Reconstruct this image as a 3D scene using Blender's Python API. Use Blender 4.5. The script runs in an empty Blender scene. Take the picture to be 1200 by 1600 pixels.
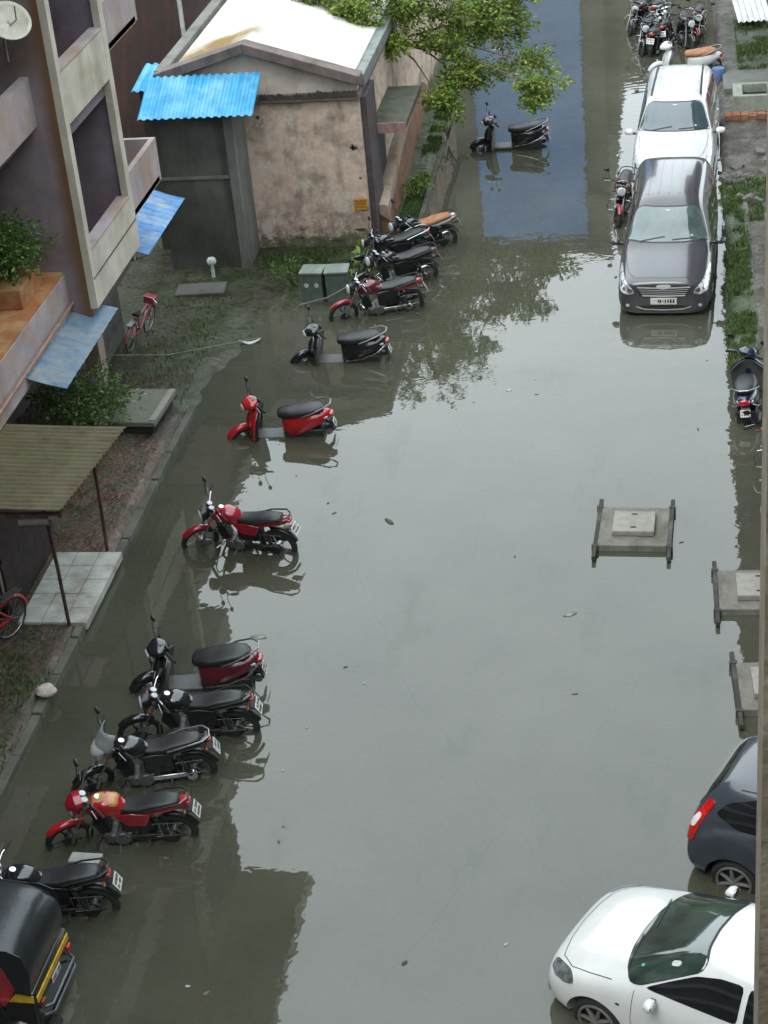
import bpy, bmesh, math, random
from math import radians as R, sin, cos, pi
from mathutils import Vector as V, Matrix, Euler, noise
from mathutils.bvhtree import BVHTree
random.seed(7)
sc = bpy.context.scene
col = sc.collection

# ------------------------------------------------------------------ camera
CAMH = 14.2
cx = Matrix(((0.98682, 0.00695, 0.16166), (0.13663, 0.49942, -0.85552), (-0.08668, 0.86633, 0.49188)))
cd = bpy.data.cameras.new('camera'); cam = bpy.data.objects.new('camera', cd); col.objects.link(cam)
cam.matrix_world = Matrix.Translation((0, 0, CAMH)) @ cx.to_4x4()
cd.sensor_fit = 'VERTICAL'; cd.sensor_height = 36; cd.lens = 2905.3 * 36 / 1600
cd.clip_start = 0.1; cd.clip_end = 2000
sc.camera = cam

# ------------------------------------------------------------------ world, sun, exposure
SUN_EL, SUN_AZ = 58, 200
w = bpy.data.worlds.new("World"); sc.world = w; w.use_nodes = True
nt = w.node_tree; nt.nodes.clear()
out = nt.nodes.new('ShaderNodeOutputWorld'); bg = nt.nodes.new('ShaderNodeBackground')
sky = nt.nodes.new('ShaderNodeTexSky'); sky.sky_type = 'NISHITA'; sky.sun_disc = False
sky.sun_elevation = R(SUN_EL); sky.sun_rotation = R(SUN_AZ); sky.air_density = 1.0; sky.dust_density = 3.0
tc = nt.nodes.new('ShaderNodeTexCoord')
mp = nt.nodes.new('ShaderNodeMapping'); mp.inputs['Scale'].default_value = (1, 1, 2.2)
cn = nt.nodes.new('ShaderNodeTexNoise'); cn.inputs['Scale'].default_value = 1.6; cn.inputs['Detail'].default_value = 5
cr = nt.nodes.new('ShaderNodeValToRGB')          # overcast deck: grey clouds of uneven thickness
cr.color_ramp.elements[0].position = .3; cr.color_ramp.elements[0].color = (13.6, 15.7, 17.0, 1)
cr.color_ramp.elements[1].position = .7; cr.color_ramp.elements[1].color = (17.4, 19.0, 19.8, 1)
sep = nt.nodes.new('ShaderNodeSeparateXYZ')
mr = nt.nodes.new('ShaderNodeMapRange'); mr.inputs['From Min'].default_value = 0.15; mr.inputs['From Max'].default_value = 0.85
mr.inputs['To Min'].default_value = 1.0; mr.inputs['To Max'].default_value = 1.36
mul = nt.nodes.new('ShaderNodeVectorMath'); mul.operation = 'SCALE'
mx = nt.nodes.new('ShaderNodeMix'); mx.data_type = 'RGBA'; mx.inputs['Factor'].default_value = .9
L = nt.links.new
L(tc.outputs['Generated'], mp.inputs['Vector']); L(mp.outputs[0], cn.inputs['Vector']); L(cn.outputs['Fac'], cr.inputs['Fac'])
L(tc.outputs['Generated'], sep.inputs[0]); L(sep.outputs['Z'], mr.inputs['Value'])
L(cr.outputs['Color'], mul.inputs[0]); L(mr.outputs[0], mul.inputs['Scale'])
L(sky.outputs[0], mx.inputs['A']); L(mul.outputs[0], mx.inputs['B']); L(mx.outputs['Result'], bg.inputs['Color'])
bg.inputs['Strength'].default_value = 0.146
L(bg.outputs[0], out.inputs['Surface'])
sd = bpy.data.lights.new('sun', 'SUN'); sd.energy = 1.0; sd.angle = R(25); sd.color = (1, .96, .9)
so = bpy.data.objects.new('sun', sd); col.objects.link(so)
so.rotation_euler = Euler((R(90 - SUN_EL), 0, R(180 - SUN_AZ)))
sc.view_settings.view_transform = 'Standard'; sc.view_settings.look = 'None'
sc.view_settings.exposure = 0.26; sc.view_settings.gamma = 1
sc.render.resolution_x = 768; sc.render.resolution_y = 1024
sc.render.engine = 'CYCLES'
sc.cycles.max_bounces = 7; sc.cycles.transparent_max_bounces = 8

# ------------------------------------------------------------------ materials
MAT = {}
def nodes(m):
    m.use_nodes = True; t = m.node_tree
    return t, t.nodes['Principled BSDF']
def noise_col(t, b, c1, c2, scale, lo=.35, hi=.65, detail=6, vec='Object', mapping=None, rough=.6):
    tcn = t.nodes.new('ShaderNodeTexCoord'); n = t.nodes.new('ShaderNodeTexNoise')
    n.inputs['Scale'].default_value = scale; n.inputs['Detail'].default_value = detail; n.inputs['Roughness'].default_value = rough
    src = tcn.outputs[vec]
    if mapping:
        mpn = t.nodes.new('ShaderNodeMapping'); mpn.inputs['Scale'].default_value = mapping
        t.links.new(src, mpn.inputs['Vector']); src = mpn.outputs[0]
    t.links.new(src, n.inputs['Vector'])
    r = t.nodes.new('ShaderNodeValToRGB'); r.color_ramp.elements[0].position = lo; r.color_ramp.elements[1].position = hi
    r.color_ramp.elements[0].color = (*c1, 1); r.color_ramp.elements[1].color = (*c2, 1)
    t.links.new(n.outputs['Fac'], r.inputs['Fac'])
    return r.outputs['Color'], n
def mixc(t, a, b_, fac, mode='MIX'):
    m = t.nodes.new('ShaderNodeMix'); m.data_type = 'RGBA'; m.blend_type = mode
    for k, v in (('A', a), ('B', b_), ('Factor', fac)):
        if hasattr(v, 'is_linked') or hasattr(v, 'node'): t.links.new(v, m.inputs[k])
        elif k == 'Factor': m.inputs[k].default_value = v
        else: m.inputs[k].default_value = (*v, 1)
    return m.outputs['Result']
def P(name, c, rough=.5, metal=0, var=.25, scale=6, bump=0, coat=0, bscale=None, spec=.5, mapping=None):
    """painted / plain material with slight uneven tone"""
    if name in MAT: return MAT[name]
    m = bpy.data.materials.new(name); t, b = nodes(m)
    c2 = tuple(min(1, x * (1 + var * .5)) for x in c); c1 = tuple(x * (1 - var) for x in c)
    o, n = noise_col(t, b, c1, c2, scale, mapping=mapping)
    t.links.new(o, b.inputs['Base Color'])
    b.inputs['Roughness'].default_value = rough; b.inputs['Metallic'].default_value = metal
    b.inputs['Specular IOR Level'].default_value = spec
    if coat: b.inputs['Coat Weight'].default_value = coat; b.inputs['Coat Roughness'].default_value = .04
    if bump:
        bn = t.nodes.new('ShaderNodeBump'); bn.inputs['Strength'].default_value = bump; bn.inputs['Distance'].default_value = .02
        n2 = t.nodes.new('ShaderNodeTexNoise'); n2.inputs['Scale'].default_value = bscale or scale * 4; n2.inputs['Detail'].default_value = 6
        tcn = t.nodes.new('ShaderNodeTexCoord'); t.links.new(tcn.outputs['Object'], n2.inputs['Vector'])
        t.links.new(n2.outputs['Fac'], bn.inputs['Height']); t.links.new(bn.outputs[0], b.inputs['Normal'])
    MAT[name] = m; return m
def stained(name, base, stain, amount=.5, streak=.5, scale=1.2, dark=(.05, .045, .035), speck=.5, rough=.85, bump=.3):
    """weathered plaster: blotchy tone, vertical water streaks, dark mould specks"""
    if name in MAT: return MAT[name]
    m = bpy.data.materials.new(name); t, b = nodes(m)
    c, _ = noise_col(t, b, tuple(x * .82 for x in base), tuple(min(1, x * 1.08) for x in base), scale * 2.2)
    f1, _ = noise_col(t, b, (0, 0, 0), (1, 1, 1), scale, lo=.62 - amount * .25, hi=.8 - amount * .1)
    c = mixc(t, c, stain, f1)
    f2, _ = noise_col(t, b, (0, 0, 0), (streak,) * 3, scale * 2.5, lo=.5, hi=.75, mapping=(1, 1, .12))
    c = mixc(t, c, dark, f2)
    f3, _ = noise_col(t, b, (0, 0, 0), (speck,) * 3, scale * 7, lo=.6, hi=.68, detail=10, rough=.75)
    c = mixc(t, c, dark, f3)
    t.links.new(c, b.inputs['Base Color']); b.inputs['Roughness'].default_value = rough
    b.inputs['Specular IOR Level'].default_value = .3
    if bump:
        bn = t.nodes.new('ShaderNodeBump'); bn.inputs['Strength'].default_value = bump; bn.inputs['Distance'].default_value = .015
        n2 = t.nodes.new('ShaderNodeTexNoise'); n2.inputs['Scale'].default_value = 18; n2.inputs['Detail'].default_value = 8
        tcn = t.nodes.new('ShaderNodeTexCoord'); t.links.new(tcn.outputs['Object'], n2.inputs['Vector'])
        t.links.new(n2.outputs['Fac'], bn.inputs['Height']); t.links.new(bn.outputs[0], b.inputs['Normal'])
    MAT[name] = m; return m

BLACK = P('black_plastic', (.012, .012, .013), .35)
BLACKG = P('black_gloss', (.012, .012, .014), .12, coat=.6)
RUBBER = P('tyre_rubber', (.016, .016, .016), .8, bump=.3, bscale=60)
SEATM = P('seat_vinyl', (.016, .017, .019), .42, bump=.15, bscale=90)
CHROME = P('chrome', (.5, .51, .52), .25, 1, var=.3)
STEEL = P('dull_steel', (.3, .3, .3), .4, .9)
ALU = P('cast_alloy', (.38, .38, .37), .45, .7)
DARKM = P('dark_metal', (.03, .03, .032), .45, .4)
LENS = P('clear_lens', (.55, .58, .6), .08, coat=1)
REDLENS = P('red_lens', (.5, .012, .01), .12, coat=1, var=.4, scale=30)
ORLENS = P('orange_lens', (.16, .05, .015), .2)
PLATE = P('plate_white', (.66, .66, .62), .4)
PLATEY = P('plate_cream', (.55, .48, .33), .4)
INK = P('plate_ink', (.03, .03, .035), .5)
MIRROR = P('mirror_glass', (.5, .52, .54), .04, 1)
GREYPL = P('grey_plastic', (.09, .09, .088), .5)

# ------------------------------------------------------------------ mesh builder
class MB:
    def __init__(s): s.v = []; s.f = []
    def add(s, vs, fs, M=None):
        n = len(s.v)
        s.v += [tuple(M @ V(p)) if M else tuple(p) for p in vs]
        s.f += [tuple(i + n for i in f) for f in fs]; return s
    def box(s, x0, x1, y0, y1, z0, z1, M=None):
        v = [(x, y, z) for z in (z0, z1) for y in (y0, y1) for x in (x0, x1)]
        return s.add(v, [(0, 2, 3, 1), (4, 5, 7, 6), (0, 1, 5, 4), (2, 6, 7, 3), (0, 4, 6, 2), (1, 3, 7, 5)], M)
    def ring_loft(s, rings, cap=True, closed=True, M=None):
        k = len(rings[0]); v = [p for r in rings for p in r]; f = []
        for i in range(len(rings) - 1):
            for j in range(k if closed else k - 1):
                a = i * k + j; b = i * k + (j + 1) % k
                f.append((a, b, b + k, a + k))
        if cap and closed:
            f.append(tuple(range(k))[::-1]); f.append(tuple(len(v) - k + j for j in range(k)))
        return s.add(v, f, M)
    def tube(s, pts, r, seg=8, M=None, closed=False):
        pts = [V(p) for p in pts]; rings = []; up = V((0, 0, 1)); n = len(pts)
        rr = r if isinstance(r, (list, tuple)) else [r] * n
        prev = None
        for i, p in enumerate(pts):
            if closed: d = pts[(i + 1) % n] - pts[i - 1]
            else: d = pts[min(i + 1, n - 1)] - pts[max(i - 1, 0)]
            d.normalize()
            if prev is None:
                a = d.cross(up)
                if a.length < .05: a = d.cross(V((1, 0, 0)))
            else: a = prev - d * prev.dot(d)
            a.normalize(); prev = a; b = d.cross(a)
            rings.append([p + a * cos(2 * pi * j / seg) * rr[i] + b * sin(2 * pi * j / seg) * rr[i] for j in range(seg)])
        if closed: rings.append(rings[0]); return s.ring_loft(rings, cap=False, M=M)
        return s.ring_loft(rings, M=M)
    def cyl(s, p0, p1, r0, r1=None, seg=16, M=None):
        return s.tube([p0, p1], [r0, r0 if r1 is None else r1], seg, M)
    def torus(s, c, Rr, r, axis='y', n=28, seg=10, sx=1., M=None):
        rings = []
        for i in range(n + 1):
            a = 2 * pi * i / n; ring = []
            for j in range(seg):
                b = 2 * pi * j / seg; q = Rr + r * cos(b); h = r * sx * sin(b)
                p = (q * cos(a), h, q * sin(a)) if axis == 'y' else (q * cos(a), q * sin(a), h)
                ring.append((c[0] + p[0], c[1] + p[1], c[2] + p[2]))
            rings.append(ring)
        return s.ring_loft(rings, cap=False, M=M)
    def sup(s, secs, n=16, e=2.6, M=None, axis='x'):
        """loft of super-ellipse sections: (pos, cy, cz, half_w, half_h[, e])"""
        rings = []
        for q in secs:
            x, cy, cz, hw, hh = q[:5]; ee = q[5] if len(q) > 5 else e; ring = []
            for j in range(n):
                a = 2 * pi * j / n; ca, sa = cos(a), sin(a)
                yy = cy + hw * math.copysign(abs(ca) ** (2 / ee), ca); zz = cz + hh * math.copysign(abs(sa) ** (2 / ee), sa)
                ring.append((x, yy, zz) if axis == 'x' else (yy, zz, x))
            rings.append(ring)
        return s.ring_loft(rings, M=M)
    def quad(s, a, b, c, d, M=None): return s.add([a, b, c, d], [(0, 1, 2, 3)], M)
    def extr(s, poly, axis, a, b, M=None):
        """extrude 2-D polygon along axis ('x': poly is (y,z), 'y': (x,z), 'z': (x,y))"""
        def mk(u, v, w_): return {'x': (w_, u, v), 'y': (u, w_, v), 'z': (u, v, w_)}[axis]
        n = len(poly); v = [mk(u, w_, a) for u, w_ in poly] + [mk(u, w_, b) for u, w_ in poly]
        f = [tuple(range(n)), tuple(range(2 * n - 1, n - 1, -1))] + [(i, (i + 1) % n, (i + 1) % n + n, i + n) for i in range(n)]
        return s.add(v, f, M)
    def xf(s, M): s.v = [tuple(M @ V(p)) for p in s.v]; return s
    def build(s, name, mat, parent=None, smooth=40, bevel=0, sub=0, bseg=2):
        me = bpy.data.meshes.new(name); me.from_pydata(s.v, [], s.f)
        bm = bmesh.new(); bm.from_mesh(me); bmesh.ops.recalc_face_normals(bm, faces=bm.faces); bm.to_mesh(me); bm.free()
        me.materials.append(mat)
        if smooth: me.shade_smooth(); me.set_sharp_from_angle(angle=R(smooth))
        o = bpy.data.objects.new(name, me); col.objects.link(o)
        if parent: o.parent = parent
        if bevel:
            b = o.modifiers.new('bevel', 'BEVEL'); b.width = bevel; b.segments = bseg; b.limit_method = 'ANGLE'; b.angle_limit = R(35)
        if sub:
            b = o.modifiers.new('sub', 'SUBSURF'); b.levels = sub; b.render_levels = sub
        return o
def tag(o, label, cat, group=None):
    o['label'] = label; o['category'] = cat
    if group: o['group'] = group
    return o
def struct(o, kind='structure'): o['kind'] = kind; return o
def thing(name, label, cat, loc=(0, 0, 0), rz=0, lean=0, group=None, pitch=0):
    o = bpy.data.objects.new(name, None); col.objects.link(o); o.empty_display_size = .2
    o.location = loc; o.rotation_euler = (R(lean), R(pitch), R(rz))
    return tag(o, label, cat, group)
def copy_tree(o, loc, rz, label, group=None):
    c = o.copy(); col.objects.link(c); c.location = loc; c.rotation_euler = (o.rotation_euler.x, o.rotation_euler.y, R(rz)); c['label'] = label
    if group: c['group'] = group
    def rec(a, b):
        for ch in list(a.children):
            if ch == b: continue
            k = ch.copy(); col.objects.link(k); k.parent = b; rec(ch, k)
    rec(o, c); return c
def lerp(a, b, t): return a + (b - a) * t
def sstep(a, b, x): t = max(0, min(1, (x - a) / (b - a))); return t * t * (3 - 2 * t)
def fbm(x, y, s, o=4): return noise.fractal(V((x * s, y * s, 3.7)), 1.0, 2.0, o)

DEP = -0.22   # road level below the flood water (z = 0)
# ================================================================== GROUND
def hgt(x, y):
    z = DEP + .02 * fbm(x, y, .5)
    if -40 < x < -4.5:
        if y < 28: e = -8.62
        elif y < 34.2: e = lerp(-8.62, -7.9, sstep(28, 34.2, y)) 
        else: e = -5.7
        if y < 28: k = sstep(e + .04, e - .04, x) * .36
        elif y < 34.6:
            k = sstep(e + 1.3, e - .6, x) * .3; k += .03 * fbm(x, y, 1.6) * sstep(e + 1.6, e, x)
        else:
            k = max(sstep(-5.62, -5.74, x), 0) * .33
            k *= sstep(34.4, 35.6, y) if x > -7.9 else 1
            k = max(k, sstep(-6.2, -7.9, x) * .3)
        z += k + (.02 * fbm(x, y, 2.5) if k > .2 else 0)
    if x > .4:
        e = .72 + .05 * fbm(0, y, .6)
        k = sstep(e - .1, e + .12, x) * .36 * sstep(27.8, 29.4, y + .5 * fbm(x, y, 2))
        z += k + (.03 * fbm(x, y, 2.5) if k > .2 else 0)
        if y <= 29: z += .5 * sstep(1.7, 2.0, x) * (1 - sstep(27.8, 29, y))
    return z
def gcol(x, y):
    n = fbm(x, y, .9, 5); n2 = fbm(x + 31, y - 7, 2.6, 5)
    asphalt = V((.05, .05, .045)); soil = V((.032, .024, .017)); moss = V((.028, .036, .014)); red = V((.085, .042, .026)); grey = V((.085, .08, .066)); grass = V((.035, .06, .016))
    c = asphalt
    if x < -5.6 and (x < -8.0 or y > 30):
        c = soil.lerp(moss, sstep(-.15, .25, n)).lerp(grey, .5 * sstep(.2, .5, n2))
        if y < 27: c = soil.lerp(red, .35 + .5 * sstep(20.5, 22.5, y) * (1 - sstep(26, 27.5, y))).lerp(moss, .8 * sstep(-.05, .3, n2)).lerp(grey, .12)
        if y > 30: c = c.lerp(moss, .5)
        if y > 34.8 and x > -6.6: c = grass
    if x > .6 and y > 28:
        c = grass.lerp(moss, .4) if x < 1.25 and y < 38 else grey.lerp(soil, sstep(-.2, .3, n))
        if y > 38: c = soil.lerp(grey, .6 * sstep(-.1, .3, n2))
        if 45.5 < y < 52 and x > 1.2: c = moss
    return c
xs = [-400, -200, -90, -40, -22, -16] + [round(-14 + .14 * i, 3) for i in range(125)] + [4, 6, 12, 30, 80, 200, 400]
ys = [-300, -100, -30, 0, 8] + [round(11 + .15 * i, 3) for i in range(290)] + [56, 60, 70, 85, 120, 200, 400, 900]
gv = [(x, y, hgt(x, y) if abs(x) < 30 and 5 < y < 70 else DEP) for y in ys for x in xs]
nx = len(xs)
gf = [(j * nx + i, j * nx + i + 1, (j + 1) * nx + i + 1, (j + 1) * nx + i) for j in range(len(ys) - 1) for i in range(nx - 1)]
gm = bpy.data.meshes.new('ground'); gm.from_pydata(gv, [], gf)
ca = gm.color_attributes.new('tone', 'FLOAT_COLOR', 'POINT')
for i, p in enumerate(gv):
    c = gcol(p[0], p[1]); ca.data[i].color = (*c, 1)
gm.shade_smooth()
m = bpy.data.materials.new('ground_soil_and_asphalt'); t, b = nodes(m)
at = t.nodes.new('ShaderNodeAttribute'); at.attribute_name = 'tone'
f, _ = noise_col(t, b, (.35, .35, .35), (1.7, 1.65, 1.5), 9, detail=10, lo=.3, hi=.72)
c = mixc(t, at.outputs['Color'], f, 1.0, 'MULTIPLY')
f, _ = noise_col(t, b, (0, 0, 0), (.6, .6, .6), 30, detail=4, lo=.62, hi=.7)
c = mixc(t, c, (.09, .085, .065), f)
t.links.new(c, b.inputs['Base Color'])
f, _ = noise_col(t, b, (.25, .25, .25), (.8, .8, .8), 2.5); t.links.new(f, b.inputs['Roughness'])
bn = t.nodes.new('ShaderNodeBump'); bn.inputs['Distance'].default_value = .05; bn.inputs['Strength'].default_value = .6
n2 = t.nodes.new('ShaderNodeTexNoise'); n2.inputs['Scale'].default_value = 14; n2.inputs['Detail'].default_value = 9
tcn = t.nodes.new('ShaderNodeTexCoord'); t.links.new(tcn.outputs['Object'], n2.inputs['Vector']); t.links.new(n2.outputs['Fac'], bn.inputs['Height']); t.links.new(bn.outputs[0], b.inputs['Normal'])
gm.materials.append(m)
go = bpy.data.objects.new('ground', gm); col.objects.link(go); struct(go)

# ================================================================== WATER (murky flood water: silt scatter + a little see-through + mirror)
m = bpy.data.materials.new('flood_water'); m.use_nodes = True; t = m.node_tree; t.nodes.clear()
o_ = t.nodes.new('ShaderNodeOutputMaterial'); dif = t.nodes.new('ShaderNodeBsdfDiffuse'); tr = t.nodes.new('ShaderNodeBsdfTransparent'); gl = t.nodes.new('ShaderNodeBsdfGlossy')
fr = t.nodes.new('ShaderNodeFresnel'); fr.inputs['IOR'].default_value = 1.53
m1 = t.nodes.new('ShaderNodeMixShader'); m2 = t.nodes.new('ShaderNodeMixShader')
tcn = t.nodes.new('ShaderNodeTexCoord')
f, _ = noise_col(t, None, (.066, .067, .047), (.082, .083, .06), .35, detail=5)
f2, _ = noise_col(t, None, (0, 0, 0), (.35, .35, .35), 1.6, detail=8, lo=.5, hi=.8)
c = mixc(t, f, (.085, .083, .062), f2)
t.links.new(c, dif.inputs['Color'])
tr.inputs['Color'].default_value = (.62, .6, .45, 1)
nn = t.nodes.new('ShaderNodeTexNoise'); nn.inputs['Scale'].default_value = .8; nn.inputs['Detail'].default_value = 6
t.links.new(tcn.outputs['Object'], nn.inputs['Vector'])
mrr = t.nodes.new('ShaderNodeMapRange'); mrr.inputs['From Min'].default_value = .3; mrr.inputs['From Max'].default_value = .7; mrr.inputs['To Min'].default_value = .66; mrr.inputs['To Max'].default_value = .82
t.links.new(nn.outputs['Fac'], mrr.inputs['Value'])
t.links.new(mrr.outputs[0], m1.inputs['Fac']); t.links.new(tr.outputs[0], m1.inputs[1]); t.links.new(dif.outputs[0], m1.inputs[2])
gl.inputs['Roughness'].default_value = .012
fs, _ = noise_col(t, None, (0, 0, 0), (1, 1, 1), 1.1, detail=9, lo=.56, hi=.72, mapping=(1, .35, 1), rough=.7)
fcol = mixc(t, (1, 1, 1), (.84, .88, .86), fs); t.links.new(fcol, gl.inputs['Color'])
bn = t.nodes.new('ShaderNodeBump'); bn.inputs['Distance'].default_value = .02; bn.inputs['Strength'].default_value = .11
n3 = t.nodes.new('ShaderNodeTexNoise'); n3.inputs['Scale'].default_value = 2.2; n3.inputs['Detail'].default_value = 3
t.links.new(tcn.outputs['Object'], n3.inputs['Vector'])
t.links.new(n3.outputs['Fac'], bn.inputs['Height'])
# faint rings of ripples far up the street
wv = t.nodes.new('ShaderNodeTexWave'); wv.wave_type = 'RINGS'; wv.rings_direction = 'SPHERICAL'; wv.inputs['Scale'].default_value = 1.1; wv.inputs['Distortion'].default_value = 6; wv.inputs['Detail'].default_value = 2
mpn = t.nodes.new('ShaderNodeMapping'); mpn.inputs['Location'].default_value = (3.2, -50.5, 0)
t.links.new(tcn.outputs['Object'], mpn.inputs['Vector']); t.links.new(mpn.outputs[0], wv.inputs['Vector'])
sp = t.nodes.new('ShaderNodeSeparateXYZ'); t.links.new(tcn.outputs['Object'], sp.inputs[0])
mq = t.nodes.new('ShaderNodeMapRange'); mq.inputs['From Min'].default_value = 40; mq.inputs['From Max'].default_value = 49; t.links.new(sp.outputs['Y'], mq.inputs['Value'])
mm = t.nodes.new('ShaderNodeMath'); mm.operation = 'MULTIPLY'; t.links.new(mq.outputs[0], mm.inputs[0]); t.links.new(wv.outputs['Fac'], mm.inputs[1])
bn2 = t.nodes.new('ShaderNodeBump'); bn2.inputs['Distance'].default_value = .02; bn2.inputs['Strength'].default_value = .035
t.links.new(mm.outputs[0], bn2.inputs['Height']); t.links.new(bn.outputs[0], bn2.inputs['Normal'])
t.links.new(bn2.outputs[0], gl.inputs['Normal']); t.links.new(bn2.outputs[0], fr.inputs['Normal'])
t.links.new(fr.outputs[0], m2.inputs['Fac']); t.links.new(m1.outputs[0], m2.inputs[1]); t.links.new(gl.outputs[0], m2.inputs[2]); t.links.new(m2.outputs[0], o_.inputs['Surface'])
WATERM = m
wb = MB(); wb.quad((-30, -8.9, 0), (2.4, -8.9, 0), (2.4, 79, 0), (-30, 79, 0)); struct(wb.build('water', m, smooth=0))

# kerbs (structure)
KERB = stained('kerb_concrete', (.12, .12, .10), (.045, .05, .03), .9, .4, 1.3, speck=.8)
def kerb(name, pts, wd=.13, h=.1, z0=DEP):
    mb = MB(); n = len(pts)
    for i in range(n - 1):
        a, b_ = V((*pts[i], 0)), V((*pts[i + 1], 0)); L_ = (b_ - a).length; k = max(1, int(L_ / .9)); d = (b_ - a) / k; u = d.normalized(); s_ = V((-u.y, u.x, 0)) * wd / 2
        for j in range(k):
            p = a + d * j + u * .012; q = a + d * (j + 1) - u * .012; dz = random.uniform(-.025, .02); o1 = s_ * random.uniform(.9, 1.1)
            mb.add([(*(p - o1).xy, z0), (*(p + o1).xy, z0), (*(q + o1).xy, z0), (*(q - o1).xy, z0), (*(p - o1).xy, h + dz), (*(p + o1).xy, h + dz), (*(q + o1).xy, h + dz), (*(q - o1).xy, h + dz)],
                   [(0, 1, 2, 3), (4, 7, 6, 5), (0, 4, 5, 1), (1, 5, 6, 2), (2, 6, 7, 3), (3, 7, 4, 0)])
    return struct(mb.build(name, KERB, bevel=.015))
kerb('kerb', [(-8.6, 12), (-8.58, 21), (-8.56, 28.4)], h=.115)
kerb('kerb', [(-5.6, 36.2), (-5.68, 44), (-5.8, 56)], h=.05, wd=.1)
kerb('kerb', [(1.22, 29.4), (1.2, 38)], h=.17, wd=.1)

# cracks in the road seen through the shallow water (part of the ground surface)
def crack(pts, wd, seed):
    rnd = random.Random(seed); mb = MB(); P_ = []
    for i in range(len(pts) - 1):
        for k in range(12):
            q = V(pts[i]).lerp(V(pts[i + 1]), k / 12); P_.append(V((q.x + rnd.uniform(-.05, .05), q.y + rnd.uniform(-.05, .05), 0)))
    for i in range(len(P_) - 1):
        d = (P_[i + 1] - P_[i]).normalized(); s_ = V((-d.y, d.x, 0)) * wd * rnd.uniform(.4, 1.3) * .5
        z = [(hgt(p.x, p.y) + .012) for p in (P_[i], P_[i + 1])]
        mb.quad((*(P_[i] - s_).xy, z[0]), (*(P_[i] + s_).xy, z[0]), (*(P_[i + 1] + s_).xy, z[1]), (*(P_[i + 1] - s_).xy, z[1]))
    struct(mb.build('road_crack', P('crack_dark', (.008, .008, .007), .9), smooth=0))
crack([(-2.1, 31), (-1.0, 29.2), (.1, 27.2), (.8, 25.6)], .05, 1)
crack([(-5.2, 24), (-3.8, 20.4), (-2.6, 18.2), (-1.2, 16.0), (-.4, 15.4)], .05, 2)
crack([(-.6, 20.6), (-1.6, 18.6), (-2.4, 17), (-3.4, 14.5)], .035, 3)
crack([(-4.4, 29.8), (-3.4, 26.5), (-3.1, 23.2)], .03, 4)

# ================================================================== APARTMENT BLOCK (left)
CREAM = stained('cream_paint', (.50, .46, .38), (.3, .26, .19), .35, .25, .8, dark=(.12, .09, .06), speck=.12)
MAUVE = stained('mauve_paint', (.25, .20, .22), (.13, .085, .05), .45, .3, .7, dark=(.06, .045, .035), speck=.25)
MAUVEL = stained('pale_mauve_paint', (.35, .295, .30), (.3, .2, .12), .5, .3, .8, dark=(.08, .06, .04), speck=.3)
DARKWALL = stained('blotched_dark_wall', (.10, .095, .085), (.05, .045, .035), .6, .5, 1, speck=.5)  # dark blotchy tone for recessed walls, slabs and the seam
RUST = stained('rust_stained_slab', (.34, .14, .055), (.42, .31, .16), .7, .1, 1.6, dark=(.07, .035, .02), speck=.4)
GRILLE = P('grille_iron', (.03, .03, .03), .6)
PANE = P('window_pane', (.02, .024, .026), .08)
ap = thing('apartment_building', 'mauve and cream apartment block with projecting balconies on the left', 'building', (-10.6, 28, 0))
def apb(name, mb, mat, parent=ap, **k):
    o = mb.build(name, mat, parent, **k); 
    if parent is ap: o.location = (10.6, -28, 0)
    return o
FL = [2.66 + 2.9 * i for i in range(3)]    # floor levels
ROOF = 11.8
# main wall behind the balconies, side return and roof
mb = MB(); mb.box(-19, -11.2, -6, 31.42, 2.4, ROOF); mb.box(-19, -11.6, -6, 31.2, -.2, 2.4)  # wall, roof and parapets extended out of view to darken the yard
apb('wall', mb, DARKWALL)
mb = MB(); mb.box(-19.5, -8.05, -6.2, 29.9, ROOF + .002, ROOF + .45); mb.box(-19.2, -8.4, -6.1, 29.7, ROOF + .45, ROOF + 1.2); apb('roof', mb, CREAM)
# projecting bay: frame in cream, open recesses lined in mauve
mb = MB(); Y0, Y1 = 26.74, 29.49
for a, b_ in ((Y0, 26.93), (29.26, Y1)): mb.box(-9.52, -9.4, a, b_, 2.66, ROOF)
for k in range(4):
    z1 = 3.62 + 2.9 * k; z0 = 2.66 if k == 0 else 5.67 + 2.9 * (k - 1)
    mb.box(-9.52, -9.403, 26.93, 29.26, z0, min(z1, ROOF))
apb('bay_frame', mb, CREAM)
mb = MB(); mb.box(-11.2, -9.522, Y0 + .003, Y0 + .12, 2.4, ROOF); SW = MAUVE.copy(); SW.name = 'mauve_wall_brown_band'; t = SW.node_tree; b = t.nodes['Principled BSDF']; base_ = b.inputs['Base Color'].links[0].from_socket
tcn = t.nodes.new('ShaderNodeTexCoord'); sx = t.nodes.new('ShaderNodeSeparateXYZ'); t.links.new(tcn.outputs['Object'], sx.inputs[0]); nz = t.nodes.new('ShaderNodeTexNoise'); nz.inputs['Scale'].default_value = 1.5; nz.inputs['Detail'].default_value = 6; t.links.new(tcn.outputs['Object'], nz.inputs['Vector'])
ms = t.nodes.new('ShaderNodeMath'); ms.operation = 'MULTIPLY_ADD'; ms.inputs[1].default_value = .18; t.links.new(nz.outputs['Fac'], ms.inputs[0]); t.links.new(sx.outputs['X'], ms.inputs[2])
mrs = t.nodes.new('ShaderNodeMapRange'); mrs.inputs['From Min'].default_value = -9.68; mrs.inputs['From Max'].default_value = -9.5; t.links.new(ms.outputs[0], mrs.inputs['Value'])
t.links.new(mixc(t, base_, (.15, .085, .045), mrs.outputs[0]), b.inputs['Base Color'])
apb('side_wall', mb, SW)
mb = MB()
mb.box(-11.18, -11.08, Y0 + .12, Y1 - .12, 2.66, ROOF); mb.box(-11.2, -9.522, Y1 - .12, Y1 - .003, 2.4, ROOF)
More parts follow.
